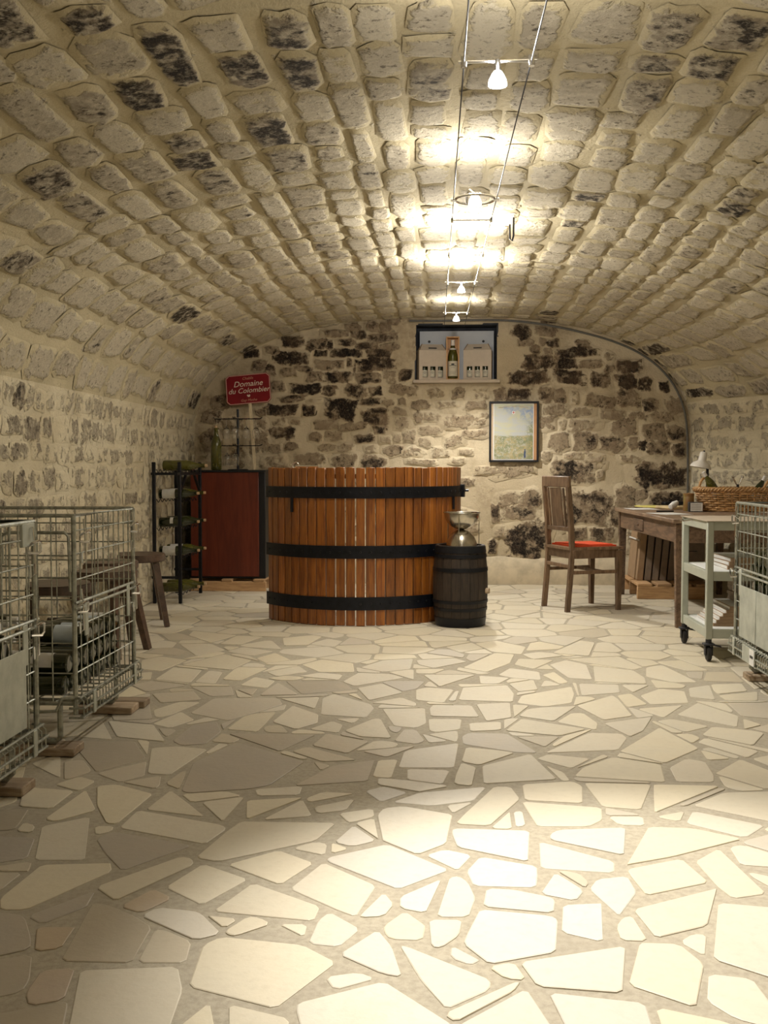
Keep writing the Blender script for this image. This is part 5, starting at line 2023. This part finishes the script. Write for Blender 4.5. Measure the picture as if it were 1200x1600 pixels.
TT = TZ+0.0008
for (px, py, w_, l_, rz, mt, nm, lab, th, zz) in ((1003, 795.5, 0.21, 0.29, 0.1, PAPER, 'paper_sheet', 'loose white paper sheet near the left table corner', 0.002, 0.0),
                                              (1046, 803, 0.21, 0.30, 0.3, PAPER, 'paper_sheet', 'white paper sheet at the near table edge below the tin', 0.002, 0.0)):
    c_ = ontable(px, py)
    m = MB()
    m.box((0, 0, th/2+zz), (w_, l_, th))
    m.single(nm, mt, lab, 'paper', (c_.x, c_.y, TT), 'papers on the table', rz, True)
c_ = ontable(1020, 792)
c_ = ontable(1027, 795)
MB().box((0, 0, 0.006), (0.20, 0.34, 0.012), 0.002).single('folder', YELLOW, 'yellow-green folder lying on the table', 'folder', (c_.x+0.06, c_.y+0.30, TT), None, 0.5, True)
c_ = ontable(1050, 796)
MB().box((0, 0, 0.012), (0.16, 0.24, 0.024), 0.006).single('envelope_stack', pmat('buff_paper', (0.60, 0.47, 0.26), 0.7), 'stack of buff envelopes next to the yellow folder', 'envelopes', (c_.x+0.02, c_.y+0.12, TT), None, 0.3, True)
c_ = ontable(1040, 801)
MB().cyl((-0.07, 0, 0.007), (0.07, 0.02, 0.007), 0.006, n=8).single('pen', INK, 'dark pen lying on the papers at the table edge', 'pen', (c_.x, c_.y, TT+0.002), None, 0.2, True)
# leather case behind, small white things
c_ = ontable(1035, 790)
t2_ = thing('black_case', 'flat black case lying behind the yellow folder', 'case', (c_.x+0.16, c_.y+0.24, TT), 0.3)
MB().box((0, 0, 0.015), (0.32, 0.22, 0.03), 0.008).part('body', BLACK, t2_)
MB().box((-0.05, -0.112, 0.016), (0.04, 0.006, 0.012), 0.002).part('clasp', CHROME, t2_)
# tin and card box
c_ = ontable(1079, 800)
tt = thing('card_box', 'small white and black card box at the near end of the basket', 'box', (c_.x+0.045, c_.y+0.05, TT), -0.15)
MB().box((0, 0, 0.036), (0.10, 0.10, 0.072), 0.002).part('body', INK, tt)
fc = MB().box((0.006, -0.0505, 0.036), (0.088, 0.002, 0.062)).part('printed_front', PAPER, tt)
for k in range(4):
    MB().box((0.004, -0.0520, 0.018+0.012*k), (0.066, 0.0012, 0.0022)).part('print_line', CARDG, fc)
c2_ = Vector((c_.x+0.022, c_.y+0.16, TT))
tn_ = thing('tin', 'brown and green round tin standing behind the card box', 'tin', c2_)
MB().lathe([(0, 0), (0.038, 0), (0.040, 0.004), (0.040, 0.128), (0.037, 0.132), (0, 0.132)], 22).part('body', TINB, tn_)
MB().lathe([(0.041, 0.112), (0.0415, 0.132), (0.037, 0.136), (0, 0.136)], 22).part('lid', TINB, tn_)
sc = MB()
sc.lathe([(0.0, 0.0), (0.02, 0.004), (0.026, 0.05), (0.018, 0.085), (0.0, 0.09)], 12, (0, 0, 0.026), Matrix.Rotation(radians(65), 3, 'Y') @ Matrix.Identity(3))
sc.single('paper_roll', PAPER, 'small crumpled white paper twist leaning by the tin', 'paper', (c2_.x-0.13, c2_.y+0.05, TT), None, 0.6, True)

# basket
bl = ontable(1093, 800)
BA, BB2 = 0.31, 0.185
BC = Vector((bl.x+BA+0.01, bl.y+0.15, TT))
t = thing('wicker_basket', 'oval honey-coloured wicker basket with two hoop handles on the table', 'basket', BC, radians(-6))


def ov(a, k=1.0, z=0.0, d=0.0):
    return Vector(((BA*k+d)*cos(a), (BB2*k+d)*sin(a), z))


BHT = 0.155
NSK = 34
for i in range(9):
    m = MB()
    z = 0.012+BHT*i/9
    k = 0.86+0.14*i/9
    n = NSK*2
    m.tube([ov(2*pi*j/n, k, z, 0.009*(1 if (j//2+i) % 2 else -1)*(1.0 if j % 2 == 0 else 0.3)) for j in range(n)], 0.0072, 6, True)
    m.part('weave_strand', W_WICKER, t)
m = MB()
for j in range(NSK):
    a = 2*pi*(j+0.25)/NSK
    m.tube([ov(a, 0.86, 0.004), ov(a, 1.0, BHT+0.01)], 0.0045, 5)
o = m.part('stakes', W_WICKER, t)
o['kind'] = 'stuff'
m = MB()
m.prism([(0.86*BA*cos(2*pi*k/32), 0.86*BB2*sin(2*pi*k/32)) for k in range(32)], 0.010, (0, 0, 0.002))
m.part('base', W_WICKER, t)
for ph in (0, 2*pi/3, 4*pi/3):
    m = MB()
    n = 168
    m.tube([ov(2*pi*j/n, 1.015, BHT+0.012+0.011*sin(24*2*pi*j/n+ph), 0.011*cos(24*2*pi*j/n+ph)) for j in range(n)], 0.0095, 6, True)
    m.part('rim_strand', W_WICKER, t)
for ac in (radians(140), radians(318)):
    m = MB()
    pts = []
    for k in range(15):
        b_ = ov(ac+(k/14-0.5)*0.62, 0.97, BHT+0.01+0.085*sin(pi*k/14))
        pts.append(b_)
    m.tube(pts, 0.010, 8)
    m.part('handle', W_WICKER, t)
BR = Matrix.Rotation(radians(-6), 3, 'Z')


def inb(x, y, z):
    return BC+BR @ Vector((x, y, z))


for (x, y, z, ax, cap, lab) in ((-0.125, -0.03, 0.085, (-0.55, -0.08, 0.83), FOILW, 'white-capped bottle leaning out of the left end of the basket'),
                                (0.10, 0.05, 0.035, (0.45, 0.05, 0.9), FOILW, 'white-capped bottle leaning to the right out of the basket'),
                                (0.14, -0.05, 0.035, (0.55, -0.05, 0.83), FOILW, 'white-capped bottle at the near right of the basket')):
    b_ = make_bottle('wine_bottle', lab, GGLASS if x < 0 else BGLASS, PAPER, cap, 0.86, 14, 'bottles in the basket')
    b_.location = inb(x, y, z)
    b_.rotation_euler = laid(ax)
tc = thing('wing_corkscrew', 'chrome wing corkscrew sticking up out of the middle of the basket', 'corkscrew', inb(0.0, 0.0, 0.09))
MB().cyl((0, 0, 0), (0, 0, 0.115), 0.010, n=10).part('shaft', BLACK, tc)
for s in (-1, 1):
    MB().tube([(0, 0, 0.10), (s*0.02, 0, 0.135), (s*0.032, 0, 0.165)], 0.006, 8).part('wing', CHROME, tc)
    MB().sphere((s*0.036, 0, 0.172), 0.011, 10, 7).part('wing_knob', CHROME, tc)
for k, (x, y) in enumerate(((-0.055, -0.06), (-0.035, -0.02))):
    MB().lathe([(0.0, 0.003), (0.03, 0.0), (0.036, 0.06), (0.033, 0.10), (0.031, 0.10), (0.033, 0.06), (0.026, 0.006), (0, 0.008)], 16).single('glass_tumbler', CLEAR, 'clear glass tumbler in the basket, the %s of two' % ('nearer', 'farther')[k], 'glass', inb(x, y, 0.085), 'glasses in the basket', 0, True)
MB().sphere((0, 0, 0.06), 0.06, 12, 8, 0.9).single('cloth_bundle', BLACK, 'dark cloth bundle filling the basket under the bottles', 'cloth', inb(0.06, -0.01, 0.015), None, 0, True)

# desk lamp
lb = aty(1105, 764, 8.36)
LB = Vector((lb.x, 8.36, TT))
t = thing('desk_lamp', 'cream enamelled desk lamp with a black stem behind the basket', 'lamp', LB)
MB().lathe([(0, 0), (0.085, 0), (0.088, 0.008), (0.06, 0.022), (0.014, 0.03), (0, 0.03)], 24).part('base', LAMPW, t)
MB().cyl((0, 0, 0.028), (0, 0, 0.345), 0.011, n=10).part('stem', INK, t)
R_ = Matrix.Rotation(radians(12), 3, 'Y')
hd = Vector((-0.055, 0, 0.33))
MB().tube([(0, 0, 0.34), (-0.012, 0, 0.36), (-0.03, 0.0, 0.40)], 0.009, 8).part('joint', INK, t)
pr_ = [(0.083, 0.0), (0.082, 0.008), (0.066, 0.034), (0.036, 0.052), (0.031, 0.062), (0.029, 0.118), (0.022, 0.128), (0, 0.13), ]
pi_ = [(0.0, 0.055), (0.030, 0.05), (0.062, 0.031), (0.079, 0.005), (0.083, 0.0)]
MB().lathe(pi_+pr_, 28, hd, R_).part('shade', LAMPW, t)
MB().cyl(hd+R_ @ Vector((0, 0, 0.128)), hd+R_ @ Vector((0, 0, 0.14)), 0.007, n=8).part('switch', INK, t)

# pallet under the table and cartons on it
pn = onz(996, 936)
t = thing('pallet', 'pale wooden pallet on the floor under the table', 'pallet', (pn.x+0.36, pn.y+0.36, 0))
PX, PY = pn.x, pn.y
for k in range(3):
    MB().box((PX+0.29, PY+0.02+0.33*k, 0.05), (0.58, 0.04, 0.10), 0.003).part('bearer', W_PALLET, t, True)
for k in range(4):
    MB().box((PX+0.06+0.153*k, PY+0.35, 0.111), (0.115, 0.70, 0.022), 0.003).part('board', W_PALLET, t, True)
for k in range(5):
    x = PX+0.05+0.062*k
    m = MB()
    R_ = Matrix.Rotation(radians(5), 3, 'Y')
    m.box((0, 0, 0.215), (0.05, 0.44, 0.43), 0.003, R_)
    cbx = m.single('flat_carton', CARDB if k < 1 else CARDG, 'folded cardboard carton standing on the pallet under the table, %s from the left' % ('first', 'second', 'third', 'fourth', 'fifth')[k], 'carton', (x+0.03, PY+0.46, 0.1235), 'folded cartons under the table', 0, True)
    if k == 0:
        MB().box((-0.027, 0, 0.33), (0.003, 0.442, 0.012), 0, R_).part('strap', PAPER, cbx)
m = MB()
m.box((0, 0, 0.21), (0.20, 0.40, 0.42), 0.004)
cb_ = m.single('carton_box', CARDG, 'closed grey-brown carton box on the pallet under the table', 'carton', (PX+0.485, PY+0.46, 0.1235), None, 0, True)
MB().box((-0.01, -0.2005, 0.24), (0.10, 0.002, 0.006)).part('slot', INK, cb_)

# ================================================================== TROLLEY
wn, wfar = onz(1113, 1033), onz(1067, 1006)
CX0 = (wn.x+wfar.x)/2-0.005
CY0, CY1 = wn.y+0.0, wfar.y+0.02
CX1 = CX0+0.62
t = thing('trolley', 'grey-green steel trolley with three shelves on black castors', 'trolley', ((CX0+CX1)/2, (CY0+CY1)/2, 0))
for x in (CX0, CX1):
    for y in (CY0, CY1):
        MB().box((x, y, 0.44), (0.036, 0.036, 0.64), 0.004).part('upright', GREYPNT, t, True)
for z, nm in ((0.735, 'top_shelf'), (0.462, 'middle_shelf'), (0.150, 'bottom_shelf')):
    m = MB()
    cx_, cy_ = (CX0+CX1)/2, (CY0+CY1)/2
    m.box((cx_, CY0, z), (CX1-CX0, 0.024, 0.05), 0.002)
    m.box((cx_, CY1, z), (CX1-CX0, 0.024, 0.05), 0.002)
    m.box((CX0, cy_, z), (0.024, CY1-CY0, 0.05), 0.002)
    m.box((CX1, cy_, z), (0.024, CY1-CY0, 0.05), 0.002)
    m.box((cx_, cy_, z+0.012), (CX1-CX0-0.02, CY1-CY0-0.02, 0.018), 0.001)
    sh_o = m.part(nm, GREYPNT, t, True)
    MB().box((cx_, cy_, z+(0.0255 if nm == 'top_shelf' else 0.0215)), (CX1-CX0-0.04+(0.09 if nm == 'top_shelf' else 0), CY1-CY0-0.04+(0.09 if nm == 'top_shelf' else 0), 0.004), 0.001).part('shelf_liner', TOPLAM if nm == 'top_shelf' else SHELFW, sh_o, True)
MB().tube([(CX0-0.012, CY1-0.06, 0.748), (CX0-0.05, CY1-0.08, 0.742), (CX0-0.05, CY1-0.20, 0.742), (CX0-0.012, CY1-0.22, 0.748)], 0.005, 7).part('handle', CHROME, t, True)
for x in (CX0, CX1):
    for y in (CY0, CY1):
        cs = MB().cyl((x, y, 0.12), (x, y, 0.085), 0.016, n=10).part('castor', INK, t, True)
        m = MB()
        m.box((x, y, 0.092), (0.06, 0.05, 0.012), 0.003)
        for s in (-1, 1):
            m.box((x+s*0.019, y, 0.062), (0.004, 0.034, 0.06), 0.001)
        m.part('fork', INK, cs, True)
        m = MB()
        m.lathe([(0.0, -0.013), (0.034, -0.013), (0.0405, -0.009), (0.0415, 0.0), (0.0405, 0.009), (0.034, 0.013), (0, 0.013)], 22, (x, y, 0.0425), Matrix.Rotation(pi/2, 3, 'Y'))
        m.part('wheel', RUBBER, cs, True)
        MB().box((x+0.045, y-0.01, 0.085), (0.04, 0.022, 0.008), 0.002, Matrix.Rotation(0.25, 3, 'Y')).part('brake_pedal', INK, cs, True)
# leaflets and folded cartons on the trolley
zm = 0.462+0.0236
zl = 0.150+0.0236
first = None
G1 = 'cartons stacked on the trolley middle shelf'
for k in range(3):
    m = MB()
    m.box((0, 0, 0.011), (0.34, 0.36, 0.022), 0.001)
    o = m.single('flat_carton', CARDB, 'white-topped flat carton on the middle trolley shelf, %s in its stack' % ('lowest', 'second', 'topmost')[k], 'carton', (CX0+0.30, (CY0+CY1)/2+0.02, zm+0.0225*k), G1, 0.04*k, True)
    MB().box((0, 0, 0.0224), (0.33, 0.35, 0.0006)).part('white_face', PAPER, o)
    MB().box((-0.171, 0, 0.011), (0.0015, 0.34, 0.016)).part('white_edge', PAPER, o)
G2 = 'cartons leaning in a stepped stack on the bottom shelf'
for k in range(6):
    m = MB()
    m.box((0, 0, 0.009), (0.30, 0.36, 0.018), 0.001)
    o = m.single('flat_carton', CARDB, 'white-edged flat carton in the stepped bottom-shelf stack, number %s from below' % ('one', 'two', 'three', 'four', 'five', 'six')[k], 'carton', (CX0+0.20+0.018*k, (CY0+CY1)/2+0.0, zl+0.0185*k), G2, 0, True)
    MB().box((-0.151, 0, 0.009), (0.002, 0.35, 0.013)).part('white_edge', PAPER, o)
    MB().box((0, 0, 0.0183), (0.29, 0.35, 0.0006)).part('white_face', PAPER, o)
G3 = 'brown cartons in the tall stack on the bottom shelf'
for k in range(8):
    m = MB()
    m.box((0, 0, 0.0085), (0.24, 0.30+0.01*(k % 3), 0.017), 0.001)
    m.single('flat_carton', CARDG, 'grey-brown flat carton atop the stepped stack on the trolley, layer %s from below' % ('one', 'two', 'three', 'four', 'five', 'six', 'seven', 'eight')[k], 'carton', (CX0+0.34+0.004*(k % 2), (CY0+CY1)/2+0.02-0.006*(k % 3), zl+0.1115+0.0175*k), G3, 0.02*(k % 3), True)
